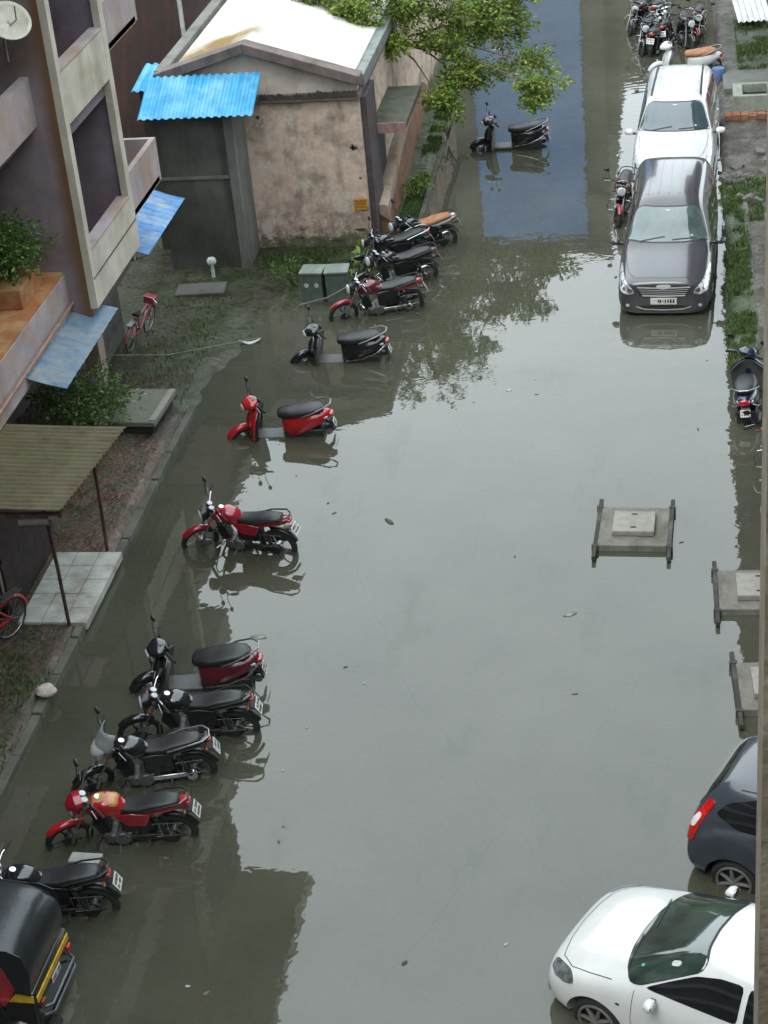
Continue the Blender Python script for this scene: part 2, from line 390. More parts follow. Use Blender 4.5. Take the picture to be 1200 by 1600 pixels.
for k in range(4): mb.box(-11.08, -9.522, Y0 + .12, Y1 - .12, 2.5 + 2.9 * k, 2.66 + 2.9 * k + .02)
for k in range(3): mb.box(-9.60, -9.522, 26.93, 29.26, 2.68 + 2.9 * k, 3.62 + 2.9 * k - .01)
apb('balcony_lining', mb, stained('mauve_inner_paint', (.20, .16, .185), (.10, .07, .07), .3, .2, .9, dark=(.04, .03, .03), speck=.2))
for z in (3.585, 6.485): apb('sill', MB().box(-9.62, -9.398, 26.9, 29.3, z, z + .05), MAUVEL, bevel=.01)
mb = MB(); mb.box(-9.405, -9.394, 26.78, 29.47, 3.14, 3.165); apb('plaster_seam', mb, DARKWALL)
# near stack of balconies (parapet plane further back)
mb = MB()
for z in (2.42,): mb.box(-10.0, -9.86, -6, Y0, z, z + .84)
apb('parapet', mb, MAUVEL)
mb = MB()
for z in (5.72, 8.62): mb.box(-10.0, -9.86, -6, Y0, z, z + .78)
apb('parapet', mb, MAUVEL)
mb = MB(); mb.box(-11.2, -9.88, -6, Y0, 3.262, 3.31); apb('ledge', mb, RUST)
mb = MB()
for z in (5.56, 8.46): mb.box(-11.2, -10.0, -6, Y0 - .002, z, z + .16)
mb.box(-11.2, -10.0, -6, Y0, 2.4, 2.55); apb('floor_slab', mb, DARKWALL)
# upstand dividing the stained ledge, with pipe
mb = MB(); mb.tube([(-9.80, Y0 + .0, 2.78), (-9.80, 24.5, 2.74), (-9.8, 21, 2.70)], .025, 8); apb('pipe', mb, P('old_pipe', (.30, .17, .11), .6))
# windows with grilles on the wall behind the near balconies
for yy, zz in ((24.3, 3.7), (21.2, 3.7), (24.6, 6.7), (21.2, 6.7)):
    mb = MB(); mb.box(-11.2, -11.16, yy, yy + 1.7, zz, zz + 1.3); wn = apb('window', mb, PANE)
    mb = MB()
    for i in range(12): mb.box(-11.12, -11.10, yy + .05 + i * .145, yy + .07 + i * .145, zz, zz + 1.3)
    for i in range(4): mb.box(-11.125, -11.098, yy, yy + 1.7, zz + .1 + i * .36, zz + .12 + i * .36)
    g = mb.build('window_grille', GRILLE, wn)
# far balcony stack beyond the bay
mb = MB()
mb.box(-10.42, -10.3, Y1, 31.42, 2.6, ROOF); mb.box(-10.3, -9.42, Y1, 31.3, 3.16, 3.27); mb.box(-10.3, -9.42, Y1, 31.3, 6.06, 6.17)
apb('recessed_wall', mb, CREAM)
for z in (3.27, 6.17, 9.07):
    mb = MB(); mb.box(-9.52, -9.42, Y1, 31.42, z - .1, z + .68); mb.box(-10.3, -9.52, 31.32, 31.418, z - .1, z + .68); apb('parapet', mb, MAUVEL)
mb = MB(); mb.box(-10.295, -10.26, 29.62, 30.35, 4.3, 5.95); wn = apb('window', mb, PANE)
mb = MB()
for i in range(10): mb.box(-10.24, -10.2, 29.6, 30.4, 4.32 + i * .17, 4.345 + i * .17)
for i in range(6): mb.box(-10.245, -10.195, 29.6 + i * .155, 29.62 + i * .155, 4.3, 5.96)
mb.build('window_grille', P('grille_pale', (.24, .23, .2), .6), wn)
# ground-floor pillars and dark openings
for yy in (29.1,):
    mb = MB(); mb.box(-10.65, -10.35, yy, yy + .32, -.2, 2.42); apb('pillar', mb, MAUVEL, bevel=.01)
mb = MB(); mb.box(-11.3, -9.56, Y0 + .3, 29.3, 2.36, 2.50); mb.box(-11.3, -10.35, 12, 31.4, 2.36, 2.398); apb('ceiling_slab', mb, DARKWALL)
mb = MB(); mb.box(-10.8, -10.6, 30.1, 31.42, -.2, 2.36); apb('stone_wall', mb, stained('rubble_wall', (.13, .13, .12), (.05, .05, .045), .6, .3, 4, speck=.8))

# blue sheet awnings
def awning(label, y0, y1, x0, z0, x1, z1, mat):
    mb = MB(); n = 26; vs = []; fs = []
    dx, dz = x1 - x0, z1 - z0; L_ = math.hypot(dx, dz); nxn, nzn = -dz / L_, dx / L_
    for i in range(n + 1):
        y = lerp(y0, y1, i / n); a = .012 if i % 2 else -.004
        for k in range(3):
            u = k / 2; sag = -.03 * sin(pi * u) + random.uniform(-.006, .006)
            vs.append((x0 + dx * u + nxn * a, y, z0 + dz * u + nzn * a + sag * .5))
    for i in range(n):
        for k in range(2): q = i * 3 + k; fs.append((q, q + 1, q + 4, q + 3))
    mb.add(vs, fs); o = mb.build('awning', mat, smooth=0); md = o.modifiers.new('solid', 'SOLIDIFY'); md.thickness = .012
    mb = MB()
    for k in range(3): y = lerp(y0 + .1, y1 - .1, k / 2); mb.tube([(x0, y, z0 - .05), (x1 - .03, y, z1 - .05), (x0, y, z0 - .45)], .014, 6)
    mb.build('bracket', DARKM, o)
    return tag(o, label, 'awning')
awning('faded blue metal awning with rusty stains above the bushy green shrub', 24.3, 27.3, -9.9, 2.62, -9.25, 2.42, stained('faded_blue_sheet', (.10, .19, .29), (.24, .26, .26), 1.1, .5, 2.6, dark=(.08, .06, .045), speck=.4, rough=.5))
awning('small bright blue metal awning beyond the cream bay', 30.35, 33.2, -10.2, 2.35, -9.55, 2.13, stained('blue_sheet', (.05, .19, .44), (.25, .33, .40), .9, .5, 2.4, dark=(.05, .06, .07), speck=.4, rough=.45))

# satellite dish
d = thing('satellite_dish', 'cream satellite dish at the top left corner of the picture', 'dish', (-9.85, 26.0, 6.95), rz=10)
mb = MB(); rings = []
for i in range(7):
    r = .001 + .33 * i / 6; rings.append([(r * cos(2 * pi * j / 28), r * sin(2 * pi * j / 28), .28 * r * r / .33) for j in range(28)])
mb.ring_loft(rings, cap=False); o = mb.build('dish', P('dish_cream', (.55, .52, .42), .4), d); o.location = (.1, 0, .55); o.rotation_euler = (R(38), R(30), 0); o.modifiers.new('s', 'SOLIDIFY').thickness = .012
MB().tube([(0, 0, 0), (0, 0, .3), (.08, 0, .5)], .02).build('mount', STEEL, d)
MB().tube([(.1, 0, .5), (.25, -.1, .62), (.28, -.22, .85)], .012).build('feed_arm', STEEL, d)

# ------------------------------------------------------------------ foliage helpers
def leafmat(name, c1, c2, c3=None):
    m = bpy.data.materials.new(name); t, b = nodes(m)
    gi = t.nodes.new('ShaderNodeNewGeometry')
    r = t.nodes.new('ShaderNodeValToRGB'); r.color_ramp.elements[0].color = (*c1, 1); r.color_ramp.elements[1].color = (*c2, 1)
    if c3: e = r.color_ramp.elements.new(.9); e.color = (*c2, 1); r.color_ramp.elements[-1].color = (*c3, 1)
    t.links.new(gi.outputs['Random Per Island'], r.inputs['Fac']); t.links.new(r.outputs['Color'], b.inputs['Base Color'])
    b.inputs['Roughness'].default_value = .45; b.inputs['Specular IOR Level'].default_value = .35
    tl = t.nodes.new('ShaderNodeBsdfTranslucent'); t.links.new(r.outputs['Color'], tl.inputs['Color'])
    ms = t.nodes.new('ShaderNodeMixShader'); ms.inputs['Fac'].default_value = .3
    t.links.new(b.outputs[0], ms.inputs[1]); t.links.new(tl.outputs[0], ms.inputs[2]); t.links.new(ms.outputs[0], t.nodes['Material Output'].inputs['Surface'])
    return m
LEAF = leafmat('tree_leaves', (.06, .105, .022), (.22, .30, .05), (.42, .40, .10))
LEAFD = leafmat('shrub_leaves', (.03, .07, .015), (.10, .19, .04), (.3, .34, .12))
GRASSM = leafmat('grass_blades', (.045, .075, .022), (.12, .18, .06))
LEAFS = leafmat('bush_leaves', (.04, .08, .02), (.13, .21, .06), (.4, .42, .25))
def leaf(mb, p, d, s, rnd, wr=.5):
    d = d.normalized(); a = d.cross(V((rnd.uniform(-1, 1), rnd.uniform(-1, 1), rnd.uniform(-.3, 1)))).normalized(); n = d.cross(a)
    mb.add([p, p + d * s * .5 + a * s * wr * .5 + n * s * .08, p + d * s, p + d * s * .5 - a * s * wr * .5 + n * s * .08], [(0, 1, 2, 3)])
def clump(mb, c, rad, n, s, rnd, flat=.75, twig=5):
    """leaf sprays: several twigs per clump, leaves along each twig"""
    c = V(c)
    for k in range(max(1, n // twig)):
        d = V((rnd.gauss(0, 1), rnd.gauss(0, 1), rnd.gauss(0, flat))).normalized()
        base = c + d * rad * rnd.random() ** .5 * .95; base.z = c.z + (base.z - c.z) * flat
        dr = (d + V((0, 0, -.35)) + V((rnd.uniform(-.6, .6), rnd.uniform(-.6, .6), 0))).normalized()
        for j in range(twig):
            p = base + dr * s * .45 * j
            q = (dr * .4 + V((rnd.uniform(-1, 1), rnd.uniform(-1, 1), rnd.uniform(-.5, .5)))).normalized()
            leaf(mb, p, q, s * rnd.uniform(.6, 1.2), rnd)
def plant(name, label, cat, c, rad, h, n, s, mat=LEAFD, group=None, seed=1, stems=5):
    rnd = random.Random(seed); tt = thing(name, label, cat, c, group=group)
    mb = MB(); sb = MB()
    for k in range(stems):
        a = rnd.uniform(0, 2 * pi); rr = rad * rnd.uniform(.2, .75); tip = V((rr * cos(a), rr * sin(a), h * rnd.uniform(.5, 1)))
        sb.tube([(0, 0, 0), tip * .5 + V((0, 0, h * .12)), tip], [.02, .014, .006], 5)
        clump(mb, tip, rad * .55, n // stems, s, rnd)
    sb.build('stem', P('green_stem', (.06, .07, .03), .7), tt); mb.build('foliage', mat, tt, smooth=0)
    return tt
plant('balcony_plant', 'leafy green plant growing over the mauve balcony ledge', 'plant', (-10.35, 25.75, 3.62), .6, .72, 3000, .085, seed=3, stems=18)
MB().box(-.28, .28, -.5, .5, -.31, .02).build('planter_box', RUST, bpy.data.objects['balcony_plant'], bevel=.015)
plant('shrub', 'bushy green shrub below the faded blue awning', 'shrub', (-10.1, 27.1, .1), .8, .95, 4200, .085, seed=5, stems=18, mat=LEAFS)

# ================================================================== ELECTRICAL SHED with gable roof, grey lean-to, cyan sheet
PINK = stained('pink_plaster', (.60, .46, .37), (.23, .18, .14), .7, .4, 2.6, dark=(.08, .065, .05), speck=.8)
t = PINK.node_tree; b = t.nodes['Principled BSDF']; base_ = b.inputs['Base Color'].links[0].from_socket
pc, _ = noise_col(t, b, (0, 0, 0), (.85, .85, .85), 2.1, lo=.565, hi=.60, detail=12, rough=.72); c_ = mixc(t, base_, (.54, .48, .41), pc)
tcn = t.nodes.new('ShaderNodeTexCoord'); sz_ = t.nodes.new('ShaderNodeSeparateXYZ'); t.links.new(tcn.outputs['Object'], sz_.inputs[0])
nz = t.nodes.new('ShaderNodeTexNoise'); nz.inputs['Scale'].default_value = 4.5; nz.inputs['Detail'].default_value = 12; nz.inputs['Roughness'].default_value = .75; t.links.new(tcn.outputs['Object'], nz.inputs['Vector'])
def damp(z_, k, c_in, colr, am):
    ma = t.nodes.new('ShaderNodeMath'); ma.operation = 'MULTIPLY_ADD'; ma.inputs[1].default_value = k; t.links.new(nz.outputs['Fac'], ma.inputs[0]); t.links.new(sz_.outputs['Z'], ma.inputs[2])
    mr_ = t.nodes.new('ShaderNodeMapRange'); mr_.inputs['From Min'].default_value = z_; mr_.inputs['From Max'].default_value = z_ + .12; mr_.inputs['To Min'].default_value = am; mr_.inputs['To Max'].default_value = 0; t.links.new(ma.outputs[0], mr_.inputs['Value'])
    return mixc(t, c_in, colr, mr_.outputs[0])
c_ = damp(2.6, 4.2, c_, (.22, .16, .12), .55); c_ = damp(1.55, 3.0, c_, (.10, .085, .06), .8); c_ = damp(1.1, 1.6, c_, (.07, .08, .04), .7)
t.links.new(c_, b.inputs['Base Color'])
PINKL = stained('pale_plaster', (.56, .49, .43), (.33, .28, .235), .4, .35, .9, speck=.3)
MOULD = stained('mouldy_coping', (.17, .135, .125), (.07, .06, .05), .6, .4, 2, speck=.8)
GREYC = stained('grey_render', (.105, .105, .092), (.04, .04, .03), .95, .8, .8, dark=(.025, .025, .02), speck=.5)
GREYL = stained('grey_render_edge', (.17, .17, .155), (.09, .09, .08), .5, .5, 1.1, speck=.35)
ROOFW = stained('whitewashed_roof', (.60, .58, .52), (.46, .41, .32), .5, .3, .6, dark=(.25, .22, .18), speck=.3)
sh = thing('utility_shed', 'peach plastered gabled shed with white roof and grey lean-to', 'shed', (-8.6, 35.6, 0))
def shp(name, mb, mat, parent=sh, **k):
    o = mb.build(name, mat, parent, **k)
    if parent is sh: o.location = (8.6, -35.6, 0)
    return o
XL, XR, XM, YB = -10.38, -6.4, -8.6, 50.5
def gable(y0, y1, e, a, base): return [(XL, base), (XR, base), (XR, e), (XM, a), (XL, e)]
mb = MB(); mb.extr([(XL, -.3), (XR, -.3), (XR, 3.2), (XL, 3.2)], 'y', 35.6, YB); shp('wall', mb, PINK)
mb = MB(); mb.extr([(XL + .02, 3.36), (XR - .02, 3.36), (XR - .02, 3.52), (XM, 4.22), (XL + .02, 3.78)], 'y', 35.615, YB); shp('gable', mb, PINKL)
mb = MB(); mb.box(XL - .03, XR + .03, 35.5, YB, 3.2, 3.36); shp('ledge', mb, MOULD, bevel=.02)
mb = MB()
for (xa, za), (xb, zb) in (((XL - .1, 3.72), (XM, 4.25)), ((XM, 4.25), (XR + .08, 3.5))):
    mb.add([(xa, 35.42, za), (xb, 35.42, zb), (xb, 35.8, zb), (xa, 35.8, za), (xa, 35.42, za + .2), (xb, 35.42, zb + .2), (xb, 35.8, zb + .2), (xa, 35.8, za + .2)],
           [(0, 1, 2, 3), (4, 7, 6, 5), (0, 4, 5, 1), (1, 5, 6, 2), (2, 6, 7, 3), (3, 7, 4, 0)])
shp('coping', mb, MOULD, bevel=.015)
mb = MB(); n = 24
for (xa, za), (xb, zb) in (((XL + .2, 3.8), (XM, 4.3)), ((XM, 4.3), (XR - .1, 3.58))):
    mb.add([(xa, 35.8, za + .08), (xb, 35.8, zb + .08), (xb, YB, zb + .08), (xa, YB, za + .08), (xa, 35.8, za - .05), (xb, 35.8, zb - .05), (xb, YB, zb - .05), (xa, YB, za - .05)], [(0, 1, 2, 3), (4, 7, 6, 5), (0, 4, 5, 1), (1, 5, 6, 2), (2, 6, 7, 3), (3, 7, 4, 0)])
rf = shp('roof', mb, ROOFW)
m_ = ROOFW; t = m_.node_tree; b = t.nodes['Principled BSDF']; base_ = b.inputs['Base Color'].links[0].from_socket
tcn = t.nodes.new('ShaderNodeTexCoord'); vd = t.nodes.new('ShaderNodeVectorMath'); vd.operation = 'SUBTRACT'; vd.inputs[1].default_value = (-9.35, 36.6, 4.25); t.links.new(tcn.outputs['Object'], vd.inputs[0])
vs_ = t.nodes.new('ShaderNodeVectorMath'); vs_.operation = 'MULTIPLY'; vs_.inputs[1].default_value = (.8, 1.0, .3); t.links.new(vd.outputs[0], vs_.inputs[0])
nz = t.nodes.new('ShaderNodeTexNoise'); nz.inputs['Scale'].default_value = 2.2; nz.inputs['Detail'].default_value = 7; t.links.new(tcn.outputs['Object'], nz.inputs['Vector'])
ln = t.nodes.new('ShaderNodeVectorMath'); ln.operation = 'LENGTH'; t.links.new(vs_.outputs[0], ln.inputs[0])
ad = t.nodes.new('ShaderNodeMath'); ad.operation = 'ADD'; t.links.new(ln.outputs['Value'], ad.inputs[0]); t.links.new(nz.outputs['Fac'], ad.inputs[1])
mrs = t.nodes.new('ShaderNodeMapRange'); mrs.inputs['From Min'].default_value = .8; mrs.inputs['From Max'].default_value = 1.5; mrs.inputs['To Min'].default_value = 1; mrs.inputs['To Max'].default_value = 0; t.links.new(ad.outputs[0], mrs.inputs['Value'])
t.links.new(mixc(t, base_, (.20, .13, .05), mrs.outputs[0]), b.inputs['Base Color'])
mb = MB(); mb.box(XL - .12, XL + .12, 35.6, YB, 3.5, 3.95); shp('gutter', mb, GREYL, bevel=.015)
mb = MB(); mb.box(XR - .12, XR + .1, 35.85, YB, 3.37, 3.62); shp('gutter', mb, stained('wet_gutter', (.2, .22, .21), (.1, .11, .1), .5, .3, 2), bevel=.015)
# right side: door opening with concrete hood
mb = MB(); mb.box(XR, XR + .02, 37.0, 38.2, 0, 2.0); shp('doorway', mb, P('doorway_shade', (.012, .012, .016), .6))  # flat dark sheet painted in for the unlit doorway
mb = MB(); mb.box(XR, XR + .72, 36.75, 39.3, 2.16, 2.30); shp('door_hood', mb, stained('mossy_hood', (.075, .08, .06), (.03, .035, .02), .6, .3, 3), bevel=.012)
mb = MB(); mb.box(XR, XR + .722, 36.72, 36.752, 2.1, 2.31); shp('hood_edge', mb, stained('pink_hood_edge', (.34, .2, .19), (.1, .07, .06), .5, .3, 4))
mb = MB(); mb.box(XR + .004, XR + .12, 35.7, 36.85, 0, 3.2); shp('pilaster', mb, stained('dark_pilaster', (.09, .07, .075), (.05, .04, .04), .5, .3, 2))
# grey lean-to block
mb = MB(); mb.box(-10.42, -8.98, 34.62, 35.6, -.3, 3.25); shp('lean_to', mb, GREYC)
mb = MB(); mb.box(-8.978, -8.78, 34.6, 35.598, -.3, 3.25); shp('lean_to_edge', mb, GREYL, bevel=.02)
mb = MB(); mb.box(-10.4, -8.99, 34.59, 34.618, 2.0, 2.06); shp('lean_to_band', mb, GREYL)
# corroded patches where plaster fell
def patch(cx_, cz_, rx_, rz_, y, mat, name, seed, parent=sh):
    rnd = random.Random(seed); n = 26; pts = []
    for i in range(n):
        a = 2 * pi * i / n; q = rnd.uniform(.45, 1.1); pts.append((cx_ + rx_ * cos(a) * q, y, cz_ + rz_ * sin(a) * q))
    mb = MB(); mb.add(pts, [tuple(range(n))]); return shp(name, mb, mat, smooth=0)
MB_D = P('exposed_dark_plaster', (.06, .05, .04), .9, var=.5, scale=14)
for i, (a, b_, c_, d_) in enumerate(((-6.60, 2.2, .10, .045), (-6.62, 2.2, .035, .09), (-7.9, .30, .10, .03), (-7.15, .22, .14, .03), (-6.62, .45, .15, .03), (-6.52, 1.55, .035, .03), (-8.5, 2.9, .05, .06))):
    patch(a, b_, c_, d_, 35.594, MB_D, 'plaster_loss', i + 50)
# rough dark mould line creeping up from the ledge
rnd = random.Random(9); mb = MB(); vs = []; nM = 90
for k in range(nM + 1):
    x = lerp(-8.4, -6.42, k / nM); h_ = max(.012, .035 + .05 * fbm(x, 3, 4) + rnd.uniform(-.02, .03)); vs += [(x, 35.488, 3.27), (x, 35.486, 3.35 + h_)]
mb.add(vs, [(2 * k, 2 * k + 2, 2 * k + 3, 2 * k + 1) for k in range(nM)])
shp('mould', mb, MB_D)
# cyan corrugated sheet on the lean-to
def corrugated(name, x0, x1, y0, z0, y1, z1, mat, pitch=.085, amp=.018, group=None, th=.008):
    n = int((x1 - x0) / pitch * 4); vs = []; fs = []
    for i in range(n + 1):
        x = lerp(x0, x1, i / n); ph = (i % 4); a = (0, amp, amp, 0)[ph] if amp > .015 else amp * sin(2 * pi * i / 4)
        for k in range(5):
            u = k / 4; vs.append((x, lerp(y0, y1, u) + random.uniform(-.004, .004) * (k in (0, 4)), lerp(z0, z1, u) + a + random.uniform(-.002, .002)))
    for i in range(n):
        for k in range(4): q = i * 5 + k; fs.append((q, q + 5, q + 6, q + 1))
    mb = MB(); mb.add(vs, fs); o = mb.build(name, mat, smooth=0); o.modifiers.new('s', 'SOLIDIFY').thickness = th; return o
CYAN = stained('cyan_sheet', (.03, .27, .50), (.18, .42, .56), .8, .35, 1.8, dark=(.03, .15, .25), speck=.25, rough=.32, bump=.08)
o = corrugated('corrugated_sheet', -10.58, -8.27, 34.25, 3.36, 35.4, 3.86, CYAN, pitch=.15, amp=.028); tag(o, 'bright cyan corrugated metal sheet over the grey lean-to', 'roof sheet')
mb = MB(); mb.box(-10.5, -8.4, 34.6, 34.66, 3.4, 3.46); mb.box(-10.5, -8.4, 35.2, 35.26, 3.66, 3.72); mb.build('purlin', DARKM, o)
o = corrugated('corrugated_sheet', -10.95, -10.51, 35.3, 3.62, 36.6, 3.8, CYAN, pitch=.15, amp=.028); tag(o, 'small cyan metal sheet jutting out behind the grey lean-to', 'roof sheet')
mb = MB(); mb.box(-10.93, -10.53, 36.0, 36.06, 3.6, 3.66); mb.build('purlin', DARKM, o)
mb = MB(); mb.box(-10.9, -10.53, 35.7, 36.5, -.2, 3.58); mb.build('support_wall', GREYC, o)
# yellow warning board
bd = thing('warning_board', 'yellow warning board with red lettering on the peach shed wall', 'sign', (-6.56, 35.575, 1.0))
MB().box(-.14, .14, -.006, .012, -.12, .12).build('board', P('board_yellow', (.5, .27, .03), .5, var=.3, scale=12), bd, bevel=.004)
rnd = random.Random(2); mb = MB()
for r_ in range(3):
    x = -.11
    while x < .1:
        w_ = rnd.uniform(.012, .03); mb.box(x, x + w_, -.009, -.006, .055 - r_ * .06, .085 - r_ * .06 + rnd.uniform(-.006, .006)); x += w_ + rnd.uniform(.006, .014)
mb.build('lettering', P('board_red', (.28, .05, .02), .5), bd)

# compound wall (laterite with peach coping) between shed and verge
WALLT = stained('peach_wall', (.36, .28, .21), (.2, .15, .11), .5, .4, 1.5, speck=.5)
LAT = stained('laterite_face', (.24, .125, .08), (.1, .055, .035), .6, .5, 2, speck=.7)
cw = thing('compound_wall', 'low peach topped laterite wall running back beside the shed', 'wall', (-6.2, 36, 0))
def cwp(n, mb, mat, **k): o = mb.build(n, mat, cw, **k); o.location = (6.2, -36, 0); return o
mb = MB(); N_ = 14; prof = []
for i in range(N_ + 1):
    y = lerp(36.15, 47, i / N_); h_ = (.72 + .4 * sstep(36, 40, y)) + .05 * fbm(y, 0, 1.2); x = -6.22 - .035 * (y - 36.15)
    prof.append([(x - .17, y, -.2), (x + .2 - .02, y, -.2), (x + .13, y, h_ * .55), (x + .08, y, h_), (x - .17, y, h_)])
mb.ring_loft(prof); cwp('wall_face', mb, LAT)
mb = MB(); prof = []
for i in range(N_ + 1):
    y = lerp(36.1, 47.05, i / N_); h_ = (.72 + .4 * sstep(36, 40, y)) + .05 * fbm(y, 0, 1.2); x = -6.22 - .035 * (y - 36.15)
    prof.append([(x - .2, y, h_ - .04), (x + .115, y, h_ - .28), (x + .125, y, h_ + .02), (x + .05, y, h_ + .06), (x - .18, y, h_ + .06)])
mb.ring_loft(prof); cwp('wall_coping', mb, WALLT)

# ================================================================== TREES
def tree(name, label, base, trunk, blobs, mat, seed, leaf_s=.12, n=1250, bark=None, group=None):
    rnd = random.Random(seed); tt = thing(name, label, 'tree', base, group=group); B = V(base)
    tb = MB(); pts = [V(p) - B for p in trunk]
    tb.tube(pts, [.16 - .10 * i / (len(pts) - 1) for i in range(len(pts))], 10)
    cb = MB(); br = MB()
    for (x, y, z, r) in blobs:
        c = V((x, y, z)) - B; s0 = min(pts[1:], key=lambda p: (p - c).length + .6 * abs(p.z - c.z)); mid = s0.lerp(c, .5) + V((0, 0, .12)); c = c - V((0, 0, .15))
        br.tube([s0, mid, c, c + (c - mid) * .35], [.032, .022, .012, .005], 6)
        for k in range(5):
            e = c + V((rnd.uniform(-r, r), rnd.uniform(-r, r), rnd.uniform(-r, r) * .6)); br.tube([mid.lerp(c, .6), e], [.012, .004], 4)
        # uneven sub-clumps leave gaps
        for k in range(7):
            d = V((rnd.gauss(0, 1), rnd.gauss(0, 1), rnd.gauss(0, .7))).normalized() * r * rnd.uniform(.3, 1.0)
            clump(cb, c + d, r * rnd.uniform(.25, .5), int(n / 7 * rnd.uniform(.5, 1.5)), leaf_s, rnd)
    bm_ = bark or stained('tree_bark', (.16, .125, .09), (.08, .06, .045), .5, .5, 3)
    tb.build('trunk', bm_, tt); br.build('branch', bm_, tt); cb.build('crown', mat, tt, smooth=0); return tt
tree('tree', 'light green leafy tree leaning over the water beside the white roofed shed', (-6.75, 41.5, 0),
     [(-6.75, 41.5, 0), (-6.7, 41.3, 1.4), (-6.5, 41, 2.8), (-6.3, 40.6, 4.0), (-6.0, 40.2, 5.2)],
     [(-3.55, 40.3, 2.6, .6), (-3.15, 39.6, 2.2, .5), (-4.1, 40.8, 3.2, .75), (-4.7, 40.6, 3.7, .75), (-5.2, 40.2, 3.1, .65), (-5.5, 40.5, 4.3, .8), (-6.1, 40.2, 4.1, .75), (-6.6, 40.1, 4.6, .6),
      (-7.3, 40.0, 4.9, .6), (-7.75, 39.6, 4.6, .4), (-6.9, 39.2, 4.2, .4), (-6.9, 40.6, 5.5, .7), (-5.6, 41.5, 5.3, .8), (-4.5, 40.2, 2.5, .55), (-6.2, 39.7, 3.4, .5), (-4.9, 40.0, 2.4, .4), (-5.9, 42.0, 6.1, .8), (-3.8, 40.9, 3.7, .5), (-5.35, 39.6, 2.1, .35)], LEAF, 11)
tree('tree', 'dark trunked tree behind the leaning light green tree at the top edge', (-6.6, 50.2, 0),
     [(-6.6, 50.2, 0), (-6.7, 50.2, 2.0), (-6.9, 50.1, 4.0), (-7.1, 50, 6.0)],
     [(-7.1, 50, 7, 1.2), (-8.3, 49.5, 6.4, 1.0), (-6.2, 50.5, 6.8, 1.0), (-7.5, 51, 8, 1.2), (-7.0, 49.5, 5.2, .8)], LEAFD, 12, .14, 1300)

# ================================================================== FAR BUILDINGS closing the street (seen mirrored in the water)
FB = stained('far_olive_render', (.12, .115, .09), (.1, .09, .07), .5, .4, .3, speck=.2)
BLUE = stained('far_blue_paint', (.15, .25, .46), (.14, .235, .43), .3, .1, .2, dark=(.09, .16, .3), speck=.05)
fb = thing('apartment_building', 'tall apartment block with a blue painted facade closing the far end of the street', 'building', (-8, 80, 0))
def fbp(n, mb, mat, par=fb, **k): o = mb.build(n, mat, par, **k); o.location = (8, -80, 0); return o
mb = MB(); mb.box(-19, -3.4, 80.3, 95, 0, 18.4); mb.box(-3.4, -2.85, 80.5, 90, 0, 12.9); mb.box(-19, -9.6, 80.2, 81, 18.4, 19.3); fbp('wall', mb, FB)
mb = MB(); mb.box(-9.2, -4.46, 80.1, 80.3, 5, 17.45); fbp('blue_facade', mb, BLUE)
mb = MB(); mb.box(-9.2, -4.46, 80.05, 80.3, 0, 5); fbp('ground_floor', mb, DARKWALL)
mb = MB(); mb.box(-19.1, -3.3, 80.0, 80.2, 18.0, 18.45); mb.box(-4.45, -3.35, 79.7, 80.3, 15.4, 15.8); fbp('cornice', mb, FB)
for k in range(5):
    for xx in (-17, -14.4, -11.8):
        mb = MB(); mb.box(xx, xx + 1.4, 80.24, 80.3, 2 + 3.2 * k, 3.4 + 3.2 * k); fbp('window', mb, PANE)
f2 = thing('apartment_building', 'lower olive block right of the blue fronted one at the far end', 'building', (3, 80, 0))
mb = MB(); mb.box(-2.84, 14, 79.9, 92, 0, 10.5); o = mb.build('wall', FB, f2); o.location = (-3, -80, 0)
for k in range(3):
    for xx in (-1.6, 1.4, 4.4, 7.4):
        mb = MB(); mb.box(xx, xx + 1.4, 79.84, 79.9, 1.2 + 3.2 * k, 2.6 + 3.2 * k); o = mb.build('window', PANE, f2); o.location = (-3, -80, 0)
# further blocks on the left that close the view
f3 = thing('apartment_building', 'dark brown walled building behind the shed at the top left', 'building', (-17, 48, 0))
BRW = stained('red_brown_wall', (.075, .045, .038), (.14, .055, .04), .5, .4, 1.0, speck=.4)
mb = MB(); mb.box(-22, -13.2, 41, 60, 0, 11.4); o = mb.build('wall', BRW, f3); o.location = (17, -48, 0)
mb = MB(); mb.box(-22.2, -13.0, 40.8, 60.2, 11.402, 11.9); o = mb.build('roof', GREYL, f3); o.location = (17, -48, 0)
MB().cyl((0, 0, 0), (0, 0, 5.8), .055).build('pole', P('pole_white', (.5, .5, .48), .4), None).name = 'pole_shaft'
o = bpy.data.objects['pole_shaft']; o.name = 'utility_pole'; o.location = (-11.7, 42.6, 0); tag(o, 'thin white pole behind the gutter of the white roof', 'pole')

# ================================================================== RIGHT-HAND BUILDING (the photographer's block)
rb = thing('apartment_building', 'block on the right whose rough brown wall edge runs up the right margin', 'building', (3, 20, 0))
ROUGH = stained('rough_brown_render', (.13, .105, .075), (.2, .18, .14), .5, .2, 6, dark=(.04, .03, .02), speck=.7, bump=1.0)
def rbp(n, mb, mat, **k): o = mb.build(n, mat, rb, **k); o.location = (-3, -20, 0); return o
mb = MB(); mb.box(.196, 1.4, 4.19, 4.5, 0, 13.9); rbp('corner_pier', mb, ROUGH)
mb = MB(); mb.box(1.7, 12, -22, 4.4, -.1, 17.5); rbp('near_wall', mb, FB)
mb = MB(); mb.box(-16, 1.69, -22, -9, -.1, 17); rbp('rear_shade_block', mb, FB)  # unseen block added behind the camera to cut light and darken reflections
mb = MB(); mb.box(2.6, 12, 4.6, 40, 9.2, 14); mb.box(2.9, 12, 4.6, 26, -.1, 9.2); rbp('wall', mb, FB)
mb = MB()
